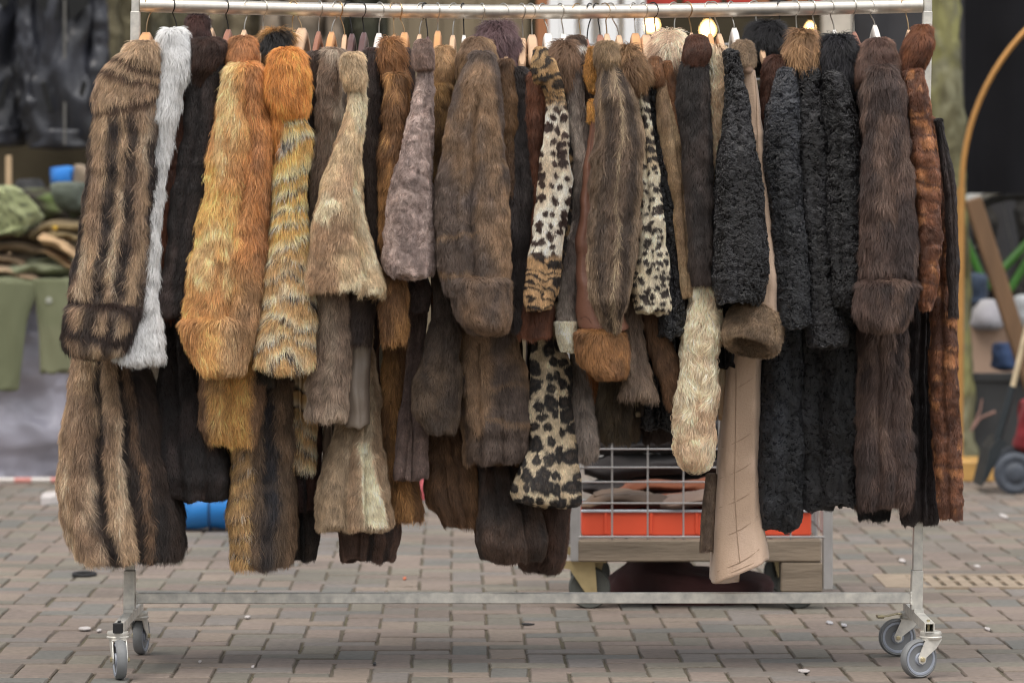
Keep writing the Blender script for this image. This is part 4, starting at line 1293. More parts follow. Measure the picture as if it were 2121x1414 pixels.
# hook x, neck x, neck top y, width px, wood, wire, turn of the hook in degrees, label
HANG = [
 (310, 303, 67, 24, 'w', 'g', 60, 'orange varnished wooden hanger in the striped raccoon coat'),
 (355, 366, 57, 14, 'r', 'b', -62, 'reddish wooden hanger with black hook in the fluffy white coat'),
 (428, 437, 58, 14, 'p', 's', 25, 'pale wooden hanger beside the tall plush brown collar'),
 (465, 473, 61, 14, 'r', 'b', -58, 'reddish wooden hanger with black hook beside the red fox coat'),
 (512, 506, 62, 12, 'p', 's', 74, 'slim pale hanger standing up out of the golden red fox coat'),
 (545, 545, 62, 12, 'p', 's', -58, 'slim pale hanger in the black-tipped tawny collar'),
 (604, 606, 64, 14, 'c', 'g', -40, 'amber plastic hanger behind the orange fox collar'),
 (612, 625, 58, 24, 'p', 'g', 40, 'broad bare wooden hanger shoulder above the orange fox collar'),
 (662, 660, 65, 11, 'r', 's', -68, 'thin pinkish wooden hanger right of the broad bare one'),
 (696, 687, 66, 15, 'w', 's', 66, 'orange wooden hanger above the grey-beige fur sleeve'),
 (702, 714, 72, 11, 'p', 'g', -62, 'thin light hanger with a slanting brassy hook, left of two plum ones'),
 (722, 729, 70, 14, 'u', 'b', 56, 'dark plum wooden hanger above the beige patchwork coat'),
 (748, 754, 67, 14, 'u', 'b', -54, 'dark plum wooden hanger with a wide black hook'),
 (786, 785, 69, 15, 'h', 's', -56, 'white plastic hanger left of the tufted orange collar'),
 (814, 816, 72, 10, 'w', 'g', 70, 'slim hanger behind the tufted orange collar'),
 (826, 838, 67, 18, 'w', 'g', -66, 'tilted wooden hanger just right of the tufted orange collar'),
 (874, 869, 71, 11, 'p', 's', 52, 'pale hanger above the rolled mauve collar'),
 (880, 886, 76, 9, 'u', 'b', 70, 'thin dark hanger with a straight black hook by the rolled mauve collar'),
 (906, 907, 64, 15, 'w', 's', -72, 'orange wooden hanger above the golden-brown curly coat'),
 (940, 938, 73, 12, 'p', 's', 54, 'small pale hanger left of the muskrat coat'),
 (959, 961, 73, 10, 'h', 'b', 76, 'white-tipped hanger with a straight black hook'),
 (998, 998, 72, 10, 'p', 's', -70, 'slim hanger standing in the muskrat collar'),
 (1042, 1048, 72, 10, 'p', 's', -50, 'hanger hidden behind the fluffy plum collar'),
 (1080, 1083, 79, 16, 'p', 's', -62, 'pale wooden hanger right of the plum collar, lower than the next'),
 (1099, 1102, 72, 20, 'p', 's', -56, 'broad pale wooden hanger above the tiger-striped collar'),
 (1124, 1135, 69, 20, 'h', 's', 62, 'broad white plastic hanger with a rounded top'),
 (1160, 1167, 70, 15, 'h', 's', -64, 'white plastic hanger above the silver-grey coat'),
 (1196, 1202, 72, 10, 'p', 'g', 52, 'slim pale hanger above the white-edged grizzled collar'),
 (1222, 1216, 82, 9, 'r', 'b', 66, 'thin hanger with a long dark hook left of the nutria coat'),
 (1236, 1243, 72, 15, 'r', 'b', 60, 'reddish brown hanger above the nutria collar'),
 (1252, 1257, 70, 14, 'p', 'g', -50, 'pale hanger above the nutria collar, touching its reddish neighbour'),
 (1264, 1282, 73, 14, 'p', 's', -48, 'tilted pale hanger with a leaning steel hook right of the nutria collar'),
 (1312, 1316, 69, 20, 'w', 's', 64, 'broad varnished brown hanger in front of a glowing lamp'),
 (1332, 1338, 72, 22, 'p', 's', -60, 'broad pale wooden hanger above the spotted jacket collar'),
 (1352, 1358, 66, 10, 'u', 'b', -52, 'hanger with a big black hook in the blonde fox collar'),
 (1396, 1397, 65, 10, 'p', 's', 48, 'pale hanger rising out of the blonde fox collar'),
 (1424, 1432, 68, 9, 'p', 'g', -60, 'slim hanger above the smooth chestnut collar'),
 (1468, 1471, 70, 12, 'w', 's', 58, 'orange wooden hanger left of the cream sheepskin'),
 (1476, 1490, 70, 12, 'p', 's', -46, 'pale wooden hanger above the cream sheepskin'),
 (1514, 1521, 58, 15, 'h', 's', 66, 'tall white plastic hanger beside the suede coat collar'),
 (1562, 1570, 67, 12, 'p', 's', 42, 'wooden hanger in front of the feathery black collar'),
 (1614, 1615, 72, 13, 'p', 'b', 74, 'small pinkish hanger on a straight black hook by the mahogany lapel'),
 (1646, 1650, 63, 11, 'h', 's', -58, 'small white hanger above the fluffy tan collar'),
 (1680, 1688, 63, 12, 'r', 's', -64, 'brown wooden hanger right of the fluffy tan collar'),
 (1716, 1728, 62, 10, 'h', 's', -54, 'white-tipped hanger above the big fluffy black collar'),
 (1766, 1769, 66, 11, 'r', 's', -68, 'brown hanger right of the big fluffy black collar'),
 (1798, 1812, 52, 12, 'h', 's', -50, 'long white plastic hanger above the chocolate brown collar'),
 (1874, 1882, 62, 10, 'p', 'g', 60, 'hanger on the last hook, hidden by the upright chestnut collar'),
]
for (hx, nx, ny, wpx, wood, wire, turn, lab) in HANG:
    hr = thing('coat_hanger', lab, 'hanger', 'hangers on the rail', (sx(nx, RAILY), RAILY, sz(ny, RAILY)))
    o0 = Vector(hr.location)
    x0, xn = sx(hx, RAILY), 0.0
    zr = rail_z(hx)
    R = .0185 + .004
    zc = zr - .0005
    a = math.radians(turn)
    dx, dy = math.cos(a), math.sin(a)
    # the hook: down from the far lip, over the rail, back under and down to the neck
    P = []
    for t in np.linspace(158, -62, 16):
        q = math.radians(t)
        P.append(Vector((x0 + dx * R * math.cos(q) * 1.0, RAILY + dy * R * math.cos(q), zc + (R - .0026) * math.sin(q) + .0026)))
    end = Vector((sx(nx, RAILY), RAILY, sz(ny, RAILY) - .004))
    p1 = P[-1]; p0 = P[-2]
    c1 = p1 + (p1 - p0).normalized() * .012
    c2 = Vector((end.x, end.y, end.z + max(.012, (p1.z - end.z) * .6)))
    for t in np.linspace(0, 1, 9)[1:]:
        P.append(p1 * (1 - t) ** 3 + c1 * 3 * t * (1 - t) ** 2 + c2 * 3 * t * t * (1 - t) + end * t ** 3)
    m = MB().tube([p - o0 for p in P], .0017, 6)
    m.build('hook', WIRE[wire], hr, True)
    # shoulders: a bowed board that slopes down either way along the depth
    w = wpx / FOC * RAILY
    m = MB(); V = []; Fc = []
    ys = np.linspace(-.205, .205, 17)
    lean = random.uniform(-.02, .02)
    for y in ys:
        q = abs(y) / .205
        top = -.004 - .072 * q ** 1.35 + (.004 if q < .1 else 0)
        h = .030 - .008 * q
        ww = w * (.82 if q < .12 else 1.0) * (.5 if q > .97 else 1.0) / 2
        cx = lean * y
        for (sx_, sz_) in ((-.72, 0), (.72, 0), (1, -.18), (1, -.82), (.72, -1), (-.72, -1), (-1, -.82), (-1, -.18)):
            V.append((cx + sx_ * ww, y, top + sz_ * h))
    for i in range(len(ys) - 1):
        for k in range(8):
            A, B = i * 8 + k, i * 8 + (k + 1) % 8
            Fc.append((A, A + 8, B + 8, B))
    Fc.append(tuple(range(8))); Fc.append(tuple(range((len(ys) - 1) * 8, len(ys) * 8))[::-1])
    m.add(V, Fc)
    m.build('shoulder_bar', HM[wood], hr, True, auto=50)
# ------------------------------------------------------------------ the stalls behind
def cloth(name, rows, Ym, b, c1, c2, parent=None, sc=(5, 5, 5), fold=.03, fscale=(7, 7, 7), mat=None, n=40, pat=None, **kw):
    NC[0] += 1
    kw.setdefault('dome', (.2, .2))
    kw.setdefault('crease', .018)
    n = max(n, 84)
    g = tube_grid(rows_of(rows), Ym, b, n=n, fold=fold, fscale=fscale, seed=NC[0] * 17 % 89, **kw)
    t = pat_eval(pat or p_mix(c1, c2, sc), g.px.ravel(), g.py.ravel(), g.u.ravel(), g.v.ravel(), g.P.reshape(-1, 3)) / GAIN
    return link(name, grid_mesh(name, g, t), mat or CLOTH, parent)

def curtain(name, x0, x1, ztop, zbot, Y, mat, folds=18, amp=.03, th=.006):
    """hanging cloth with upright folds and a thickness"""
    n, m = folds * 6, 8
    V, Fc = [], []
    ph = [random.uniform(.5, 1.5) for _ in range(n + 1)]
    for s in (0, 1):
        for j in range(m + 1):
            for i in range(n + 1):
                t = i / n
                x = x0 + (x1 - x0) * t
                y = Y + amp * math.sin(t * folds * 2 * math.pi + 1.2 * math.sin(t * 9)) * ph[i // 6] * (.5 + .5 * j / m) + s * th
                V.append((x, y, ztop + (zbot - ztop) * j / m))
    k = (n + 1) * (m + 1)
    for j in range(m):
        for i in range(n):
            a = j * (n + 1) + i
            Fc.append((a, a + n + 1, a + n + 2, a + 1))
            Fc.append((k + a, k + a + 1, k + a + n + 2, k + a + n + 1))
    mb = MB().add(V, Fc)
    return mb.build(name, mat, None, True, auto=0)

DARKCL = simple('black_stall_cloth', (30, 30, 33), .95, 0, .12, 3, .2, 80, spec=.1)
OLIVEW = simple('dark_olive_canvas', (66, 60, 48), .95, 0, .2, 2.5, .2, 60, spec=.1)
GREYCL = simple('dark_grey_tarp', (72, 72, 75), .8, 0, .14, 2.5, .2, 30, spec=.2)
o = curtain('canvas_wall', -3.6, .35, 3.0, .02, 19.60, OLIVEW, 9, .05)
tag(o, 'dark olive canvas stall wall behind the leather jackets and olive coats', 'stall wall')
o = curtain('black_curtain', sx(1997, 18.0), sx(1997, 18.0) + 2, 3.0, sz(401, 18.00), 18.00, DARKCL, 5, .035)
tag(o, 'black cloth hanging behind the golden arch on the right', 'curtain')
o = curtain('grey_tarpaulin', sx(1758, 19.2), sx(1758, 19.2) + .85, 3.0, .02, 19.20, GREYCL, 4, .05)
tag(o, 'dark grey tarpaulin hanging behind the mossy tree trunk', 'tarpaulin')
o = curtain('stall_back_cloth', .3, 1.75, 3.0, .02, 19.80, OLIVEW, 4, .05)
tag(o, 'dark cloth at the back of the lamp-lit stall behind the rack', 'stall wall')

# hanging rails of the stalls (above the picture) that carry the jackets
STEEL = simple('dull_steel_tube', (120, 118, 114), .45, .8, .1, 20)
def stall_rail(x0, x1, z, Y, lab):
    r = thing('garment_rail', lab, 'garment rail', loc=((x0 + x1) / 2, Y, 0))
    m = MB().tube([(x0 - (x0 + x1) / 2, 0, z), (x1 - (x0 + x1) / 2, 0, z)], .016, 10)
    m.build('rail', STEEL, r, True)
    for x in (x0, x1):
        m = MB().tube([(x - (x0 + x1) / 2, 0, 0), (x - (x0 + x1) / 2, 0, z)], .016, 10)
        m.build('post', STEEL, r, True)
    return r
stall_rail(-3.0, -1.93, 2.42, 18.10, 'steel garment rail that carries the black leather jackets')
stall_rail(-1.90, -.35, 2.42, 19.00, 'steel garment rail that carries the olive coats')

JL = p_mix((34, 35, 40), (50, 52, 60), (4, 4, 4))
JLEATH = tint_mat('black_jacket_leather', .38, .55, .5, 40)
def jacket(x0, x1, ytop, ybot, Y, lab, sl_l, sl_r):
    """leather jacket hung facing us: body, two sleeves, collar, zip, pocket welts"""
    w = (x1 - x0)
    r = thing('leather_jacket', lab, 'jacket', 'leather jackets hanging at the stall', pt((x0 + x1) / 2, ytop, Y))
    inv = -Vector(r.location)
    def par(o):
        o.location = inv; return o
    cx = (x0 + x1) / 2
    rows = ';'.join('%f %f %f' % q for q in ((ytop, cx - w * .28, cx + w * .28), (ytop + 30, cx - w * .46, cx + w * .46), (ytop + 130, x0 + w * .05, x1 - w * .05), (ybot - 110, x0 + w * .02, x1 - w * .02), (ybot - 30, x0, x1), (ybot, x0 + 4, x1 - 4)))
    par(cloth('body', rows, Y, .13, 0, 0, r, pat=JL, fold=.05, fscale=(9, 6, 3.5), mat=JLEATH, n=110, crease=.03, cscale=(5, 5, 2.6), dome=(.1, .02)))
    for rr in (sl_l, sl_r):
        if rr:
            par(cloth('sleeve', rr, Y - .04, .08, 0, 0, r, pat=JL, fold=.035, fscale=(12, 9, 7), crease=.02, cscale=(7, 7, 4), mat=JLEATH, dome=(.4, .1)))
    par(cloth('hem_band', '%f %f %f;%f %f %f' % (ybot - 34, x0 + 2, x1 - 2, ybot + 3, x0 + 6, x1 - 6), Y - .006, .138, 0, 0, r, pat=JL, fold=.012, mat=JLEATH, n=64, dome=(.02, .02)))
    m = MB()
    a, b = pt(cx + 3, ytop + 60, Y - .15), pt(cx, ybot - 6, Y - .15)
    m.box((a + b) / 2 + inv, (.012, .004, (a - b).length))
    m.build('zip', STEEL, r)
    for s in (-1, 1):
        m = MB()
        c = pt(cx + s * w * .24, ybot - 105, Y - .142)
        m.box(c + inv, (.022, .012, .15), Matrix.Rotation(s * .25, 3, 'Y'), .004)
        m.build('pocket_welt', JLEATH, r)
    m = MB()
    for s in (-1, 1):
        q = [(s * .0, .0), (s * .09, -.02), (s * .12, -.12), (s * .03, -.2)]
        c = pt(cx, ytop + 16, Y - .145)
        m.prism(q if s > 0 else q[::-1], c + inv, (1, 0, 0), (0, 0, 1), (0, 1, 0), .012)
    m.build('lapel', JLEATH, r)
    m = MB().tube([Vector((0, 0, .02)), Vector((0, 0, 2.42 - .01 - r.location.z))], .004, 6)
    m.build('hook', STEEL, r, True)
jacket(60, 205, -62, 306, 18.00, 'black leather jacket hanging next to the raccoon coat, both sleeves showing', '-10 44 70;60 40 78;160 44 84;250 50 88;270 52 84', '-20 180 206;60 186 214;150 188 217;240 186 214;310 184 210')
jacket(-120, 52, -62, 300, 18.15, 'black leather jacket cut off by the left edge of the picture', None, '-20 26 50;60 30 56;160 32 58;250 30 56')

# olive coats on the second stall rail
def hang_coat(x0, x1, ytop, ybot, Y, c1, c2, lab, name='olive_coat'):
    r = thing(name, lab, 'coat', 'olive and khaki coats at the stall', pt((x0 + x1) / 2, ytop, Y))
    inv = -Vector(r.location)
    w = x1 - x0; cx = (x0 + x1) / 2
    rows = '%f %f %f;%f %f %f;%f %f %f;%f %f %f' % (ytop, cx - w * .3, cx + w * .3, ytop + 30, x0 + w * .08, x1 - w * .08, ytop + 150, x0, x1, ybot, x0 - 3, x1 + 3)
    o = cloth('body', rows, Y, .14, c1, c2, r, fold=.05, fscale=(10, 6, 2.4), n=56, dome=(.1, .03)); o.location = inv
    for s in (-1, 1):
        e = cx + s * w * .5
        o = cloth('sleeve', '%f %f %f;%f %f %f;%f %f %f' % (ytop + 14, e - w * .12, e + w * .12, ytop + 160, e - w * .13, e + w * .13, ytop + 330, e - w * .11, e + w * .11), Y - .12, .07, c1, c2, r, fold=.03, fscale=(10, 10, 5)); o.location = inv
    m = MB().tube([Vector((0, 0, .02)), Vector((0, 0, 2.42 - .01 - r.location.z))], .004, 6)
    m.build('hook', STEEL, r, True)
hang_coat(232, 330, -60, 420, 18.90, (76, 72, 56), (96, 90, 70), 'dark olive army coat hanging behind the left rack post')
hang_coat(335, 440, -60, 420, 18.90, (88, 84, 66), (70, 68, 54), 'grey-olive coat hanging behind the fluffy white collar')
hang_coat(444, 560, -60, 420, 18.90, (112, 102, 82), (90, 82, 66), 'khaki coat hanging behind the red fox coat')
hang_coat(560, 690, -60, 420, 18.80, (138, 124, 108), (108, 98, 86), 'greyish sand coat hanging behind the orange fox collar')
hang_coat(706, 812, -60, 420, 18.90, (50, 52, 42), (66, 64, 50), 'blackish green coat hanging behind the plum hangers')

# pale folded clothes over the sand coat, planks and posts of the middle stall
BOARD = simple('weathered_olive_boards', (116, 104, 84), .8, 0, .15, 4, .3, 30, stretch=(3, 3, .3))
bd = thing('plank_screen', 'screen of upright weathered boards behind the mauve lamb coat', 'screen', loc=(sx(940, 18.70), 18.70, 0))
for k, px in enumerate(range(824, 1112, 36)):
    m = MB()
    z1 = 2.3 + .02 * (k % 3)
    m.box((sx(px, 18.70) - bd.location.x, .008 * (k % 2), z1 / 2), (.084, .022, z1), None, .003)
    m.build('plank', BOARD, bd)
ORP = simple('orange_brown_post', (150, 100, 66), .6, 0, .15, 6, .2, 30, stretch=(3, 3, .3))
m = MB().box((0, 0, 1.3), (.055, .055, 2.6), None, .004)
o = tag(m.build('wooden_post', ORP), 'orange-brown wooden post left of the white stall frames', 'post')
o.location = (sx(1124, 17.60), 17.60, 0)
WHITEM = simple('white_painted_frame', (236, 238, 240), .5, 0, .04, 5)
vn = thing('white_shelf_frame', 'white painted shelf frame of uprights behind the spotted cat coat', 'shelf', loc=(sx(1235, 18.20), 18.20, 0))
for px, w in ((1148, 22), (1176, 30), (1216, 18), (1262, 34), (1306, 26), (1330, 12)):
    m = MB().box((sx(px, 18.20) - vn.location.x, 0, 1.25), (w / FOC * 18.20, .04, 2.5), None, .003)
    m.build('upright', WHITEM, vn)
for z, hh in ((2.28, .07), (1.62, .03), (.9, .03)):
    m = MB().box((0, .21, z), (.46, .37, hh), None, .003)
    m.build('shelf', WHITEM, vn)
m = MB().box((0, .42, 1.25), (.46, .02, 2.5)); m.build('back_panel', WHITEM, vn)

# lit stall: dark beam, red boxes above it, lamps
DBEAM = simple('dark_stall_beam', (62, 54, 50), .7, 0, .15, 5)
REDB = simple('red_box_paint', (170, 52, 40), .55, 0, .1, 6)
m = MB().box((0, 0, 0), (1.1, .05, .05), None, .004)
sh = thing('stall_shelf', 'dark wooden stall shelf carrying red boxes above the lamps', 'shelf', loc=(sx(1530, 18.40), 18.40, 0))
m = MB().box((0, 0, sz(26, 18.40)), (1.05, .3, .03), None, .003); m.build('shelf_board', DBEAM, sh)
for s in (-.5, .5):
    m = MB().box((s, 0, sz(26, 18.40) / 2), (.04, .28, sz(26, 18.40) - .03), None, .003); m.build('side_panel', DBEAM, sh)
for px, w, h, cc in ((1366, 60, 40, REDB), (1452, 74, 44, REDB), (1532, 52, 38, REDB), (1576, 30, 44, ORP), (1610, 28, 40, DBEAM), (1650, 44, 42, ORP), (1700, 30, 36, REDB)):
    zt = sz(26, 18.40) + .0155
    hh = h / FOC * 18.4
    m = MB().box((0, 0, hh / 2), (w / FOC * 18.4, .2, hh), None, .006)
    o = m.build('storage_box', cc)
    o.location = (sx(px, 18.40), 18.38, zt)
    nm = {1366: 'red box at the left end of the stall shelf, above the first lamps', 1452: 'wide red box on the stall shelf above the chestnut collar', 1532: 'small red box on the stall shelf above the white hanger',
          1576: 'narrow orange-brown box on the stall shelf', 1610: 'narrow dark box on the stall shelf', 1650: 'orange-brown box on the stall shelf above the fluffy tan collar', 1700: 'red box at the right end of the stall shelf'}[px]
    tag(o, nm, 'box', 'boxes on the stall shelf')
bulb = bpy.data.materials.new('lit_bulb'); bulb.use_nodes = True
bn = bulb.node_tree.nodes['Principled BSDF']
bn.inputs['Base Color'].default_value = (1, .8, .5, 1)
bn.inputs['Emission Color'].default_value = (1.0, .62, .22, 1)
bn.inputs['Emission Strength'].default_value = 4.5
CAPM = simple('brass_lamp_cap', (120, 96, 60), .4, .8)
for px, py, lab in ((1311, 66, 'glowing warm lamp behind the broad varnished hanger'), (1350, 52, 'glowing warm lamp left of the blonde fox collar'), (1466, 62, 'glowing warm lamp behind the cream sheepskin hangers'), (1678, 58, 'small orange lamp behind the fluffy tan collar')):
    p = pt(px, py, 18.30)
    r = thing('lamp', lab, 'lamp', 'lit lamps of the stall', p)
    k = .6 if px == 1678 else 1
    m = MB().lathe([(.004, -.036), (.022, -.032), (.034, -.015), (.036, .0), (.032, .016), (.02, .034), (.012, .044)], (0, 0, 0), (0, 0, 1), 20)
    m.V = [(x * k, y * k, z * k) for x, y, z in m.V]
    m.build('bulb', bulb, r, True)
    m = MB().lathe([(.013 * k, .042 * k), (.014 * k, .07 * k), (.006, .08 * k)], (0, 0, 0), (0, 0, 1), 14)
    m.tube([(0, 0, .075 * k), (0, 0, sz(26, 18.40) - p.z - .013)], .003, 6)
    m.build('lamp_cap', CAPM, r, True)

# pale stone pillar to the right of the lamps
PIL = simple('pale_stone_pillar', (190, 182, 170), .85, 0, .12, 6, .4, 40)
m = MB().box((0, 0, 1.4), (.135, .12, 2.8), None, .006)
o = tag(m.build('stone_pillar', PIL), 'pale stone pillar behind the big fluffy black collar', 'pillar'); o.location = (sx(1733, 18.00), 18.00, 0)
BLUEC = simple('blue_cloth', (40, 62, 128), .9, 0, .15, 20)

# mossy tree
def bark_pat(s):
    a = mixc((96, 92, 70), (140, 138, 92), sstep(-.4, .4, fbm(s.p * np.array([9, 9, 3.]), 3)))
    t = sstep(.0, .5, fbm(s.p * np.array([16, 16, 10.]), 8))[:, None]
    return a * (1 - t) + np.array((124, 122, 98.)) * t
tr = thing('tree', 'slender mossy tree trunk between the rack and the golden arch', 'tree', loc=pt(1962, 1000, 17.60))
tr.location.z = 0
BARK = tint_mat('mossy_bark', .95, .15, 1.0, 60)
o = cloth('trunk', '-260 1916 1976;-20 1920 1984;150 1925 1990;300 1928 1996;450 1934 2001;600 1940 2008;760 1948 2014;900 1950 2020;955 1944 2028', 17.60, .078, 0, 0, tr, pat=bark_pat, crease=.006, cscale=14, fold=.02, fscale=(14, 14, 6), mat=BARK, dome=(.02, .02))
o.location = -Vector(tr.location)

# golden arch
GOLD = simple('golden_arch_tube', (196, 146, 86), .38, .55, .08, 10)
YA = 17.00
ar = thing('golden_arch', 'tall golden arch frame rising behind the auburn coat', 'arch', loc=(sx(2462, YA), YA, 0))
oa = Vector(ar.location)
Ra = 474.0
P = [pt(1992 + Ra - Ra * math.cos(t), 392 - Ra * math.sin(t), YA) - oa for t in np.linspace(0, math.pi, 48)]
MB().tube(P, .0125, 12).build('hoop', GOLD, ar, True)
for px in (1990, 2934):
    MB().tube([pt(px, 388, YA) - oa, pt(px - (4 if px < 2400 else -4), 962, YA) - oa], .0185, 12).build('post', GOLD, ar, True)
GW = simple('golden_wood', (186, 146, 84), .5, 0, .15, 8, .1, 30, stretch=(.5, 3, 3))
a, b = pt(1972, 962, YA), pt(2060, 962, YA)
for px in (2010, 2914):
    c = pt(px, 962, YA); c.z = .045
    MB().box(c - oa, (.2, .34, .09), None, .006).build('foot_block', GW, ar)

# table with army clothes, left
YT = 16.90
tb = thing('market_table', 'market table under the heap of army clothes', 'table', loc=(-2.2, YT + .35, 0))
TW = simple('table_boards', (110, 96, 76), .8, 0, .15, 5, .2, 20)
ztop = sz(588, 16.80)
MB().box((0.25, 0, ztop - .015), (1.9, .75, .03), None, .004).build('tabletop', TW, tb)
for x in (-.62, 1.12):
    for y in (-.33, .33):
        MB().tube([(x, y, 0), (x, y, ztop - .03)], .016, 8).build('leg', STEEL, tb, True)
RW = bpy.data.materials.new('red_white_tape'); RW.use_nodes = True
n_, l_ = RW.node_tree.nodes, RW.node_tree.links
tc = n_.new('ShaderNodeTexCoord'); wv = n_.new('ShaderNodeTexWave'); wv.inputs['Scale'].default_value = 2.0
rp = n_.new('ShaderNodeValToRGB'); rp.color_ramp.interpolation = 'CONSTANT'
rp.color_ramp.elements[0].color = (*lin((196, 190, 186)), 1); rp.color_ramp.elements[1].color = (*lin((192, 128, 120)), 1); rp.color_ramp.elements[1].position = .55
l_.new(tc.outputs['Object'], wv.inputs['Vector']); l_.new(wv.outputs['Fac'], rp.inputs[0]); l_.new(rp.outputs[0], n_['Principled BSDF'].inputs['Base Color'])
m = MB().tube([(-.9, 0, 0), (.62, 0, .006)], .012, 10)
o = tag(m.build('striped_pole', RW, None, True), 'red and white striped pole lying on the ground in front of the grey sack', 'pole')
o.location = (sx(10, 16.60), 16.60+ 0, .02)
for k, x in enumerate((-.55, .35)):
    pass

def bundle(name, rows, Y, b, c1, c2, lab, cat, group='army clothes heaped on the table', **kw):
    if group:
        kw.setdefault('crease', .035); kw.setdefault('cscale', (6, 8, 15)); kw.setdefault('dome', (.05, .04)); kw.setdefault('ex', 2.6)
    o = cloth(name, rows, Y, b, c1, c2, None, **kw)
    return tag(o, lab, cat, group)
# grey sack under the table
SACK = simple('grey_plastic_sack', (168, 166, 178), .42, 0, .08, 4, .25, 16)
o = bundle('grey_sack', '640 -60 70;690 -120 130;760 -160 150;860 -170 158;940 -168 154;992 -150 140', 17.15, .32, 0, 0, 'big grey plastic sack on the ground under the clothes table', 'sack', None, pat=lambda s: np.tile((168, 166, 178.), (len(s.x), 1)), fold=.08, fscale=(4, 4, 6), mat=SACK, n=110, crease=.03, cscale=6)
m = MB().box((0, 0, .004), (.13, .09, .004))
PAPER = simple('white_paper', (190, 184, 182), .8, 0, .03, 8)
def scrap(px, py, w, h, lab, mat=PAPER, name='paper_scrap', cat='litter', th=.0012, rz=0):
    w *= .8; h *= .7
    Y = FOC * CAM_H / (py - HOR)
    s = w / FOC * Y; d = h / (py - HOR) * Y
    rr = random.Random(int(px))
    n = 9
    top = [(math.cos(2 * math.pi * k / n) * s / 2 * rr.uniform(.7, 1.1), math.sin(2 * math.pi * k / n) * d / 2 * rr.uniform(.7, 1.1)) for k in range(n)]
    V = [(x, y, -.001) for x, y in top] + [(x, y, th + rr.uniform(0, th)) for x, y in top]
    m = MB().add(V, [tuple(range(n))[::-1], tuple(range(n, 2 * n))] + [(k, (k + 1) % n, n + (k + 1) % n, n + k) for k in range(n)])
    o = m.build(name, mat)
    o.location = (sx(px, Y), Y, .003); o.rotation_euler.z = rz
    return tag(o, lab, cat, 'litter on the pavement')
scrap(108, 1040, 62, 20, 'crumpled white sheet on the paving left of the raccoon coat', th=.02)

# hanging trousers and the heap
OLV, OLV2 = (104, 108, 82), (124, 128, 98)
def garment(name, layers, c1, c2, lab, cat, group='army clothes heaped on the table', seed=1):
    """folded cloth lying flat: a few flattened rolls, one upon the other; layer = (pixel path, half height px, depth, half depth m)"""
    V, Fc, n = [], [], 20
    for (path, hh, Y, dep) in layers:
        m = max(14, int(abs(path[-1][0] - path[0][0]) / 5))
        xs = np.linspace(0, len(path) - 1, m)
        X = np.interp(xs, range(len(path)), [q[0] for q in path]); Yp = np.interp(xs, range(len(path)), [q[1] for q in path])
        k = np.array([1, 2, 3, 2, 1.]) / 9
        Yp = np.convolve(np.pad(Yp, 2, 'edge'), k, 'valid')
        b0 = len(V)
        for i in range(m):
            t = i / (m - 1)
            e = min(1, .35 + 5 * min(t, 1 - t))
            for q in range(n):
                a = 2 * math.pi * q / n
                ca, sa = math.cos(a), math.sin(a)
                r = 1 + .25 * math.sin(a * 3 + t * 5 + seed) + .14 * math.sin(a * 7 + t * 11 + seed * 2)
                p = pt(X[i], Yp[i] - hh * e * sa * r, Y)
                V.append(Vector((p.x, Y + dep * ca * (1 + .1 * math.sin(t * 13 + q)), p.z)))
        for i in range(m - 1):
            for q in range(n):
                Fc.append((b0 + i * n + q, b0 + i * n + (q + 1) % n, b0 + (i + 1) * n + (q + 1) % n, b0 + (i + 1) * n + q))
        Fc.append(tuple(b0 + q for q in range(n))[::-1]); Fc.append(tuple(b0 + (m - 1) * n + q for q in range(n)))
    A = np.array([tuple(v) for v in V])
    A[:, 2] += .012 * fbm(A * np.array([9, 9, 14]), seed, 3); A[:, 1] += .02 * fbm(A * np.array([8, 8, 16]), seed + 4, 3)
    t = np.clip(lin(np.clip(mixc(c1, c2, sstep(-.4, .4, fbm(A * np.array([5, 5, 9]), seed + 7))), 0, 255)), 0, .8)
    o = link(name, mesh_from(name, A, Fc, True, t), CLOTH)
    return tag(o, lab, cat, group)
PANT = dict(fold=.02, fscale=(9, 9, 2), crease=.012, cscale=(9, 9, 2.2), hem=5, dome=(.02, .01), ex=3.5)
o = bundle('olive_trousers', '584 -92 74;612 -95 76;632 -96 70;660 -98 58;720 -100 50;806 -100 42', 16.68, .03, OLV, OLV2, 'olive army trousers hanging over the table edge at the left', 'trousers', **PANT)
o = bundle('olive_trousers', '580 70 152;612 72 154;650 74 153;700 80 152;772 88 146', 16.70, .03, OLV, (116, 118, 92), 'olive trousers with a button hanging over the table beside the raccoon coat', 'trousers', **PANT)
m = MB().lathe([(.0005, -.004), (.013, -.003), (.015, 0), (.013, .002)], (0, 0, 0), (0, 1, 0), 16)
bt = m.build('button', simple('grey_button', (150, 152, 140), .4))
bt.parent = o; bt.location = pt(101, 622, 16.655)
garment('olive_trousers', [([(-60, 584), (40, 580), (100, 583), (156, 578)], 7, 16.86, .14)], OLV, OLV2, 'rolled waistband edge of olive cloth along the table front', 'trousers', seed=2)
garment('pale_green_shirt', [([(14, 562), (80, 556), (154, 560)], 16, 16.95, .18), ([(60, 540), (110, 536), (152, 542)], 9, 16.98, .14)], (130, 136, 108), (148, 152, 124), 'pale green shirt folded on the table edge', 'shirt', seed=3)
garment('tan_trousers', [([(-60, 566), (10, 560), (60, 572), (86, 580)], 13, 16.9, .14), ([(-60, 540), (0, 536), (70, 548), (110, 566)], 12, 17.0, .16)], (182, 158, 130), (150, 128, 104), 'tan cotton trousers folded low in the heap', 'trousers', seed=4)
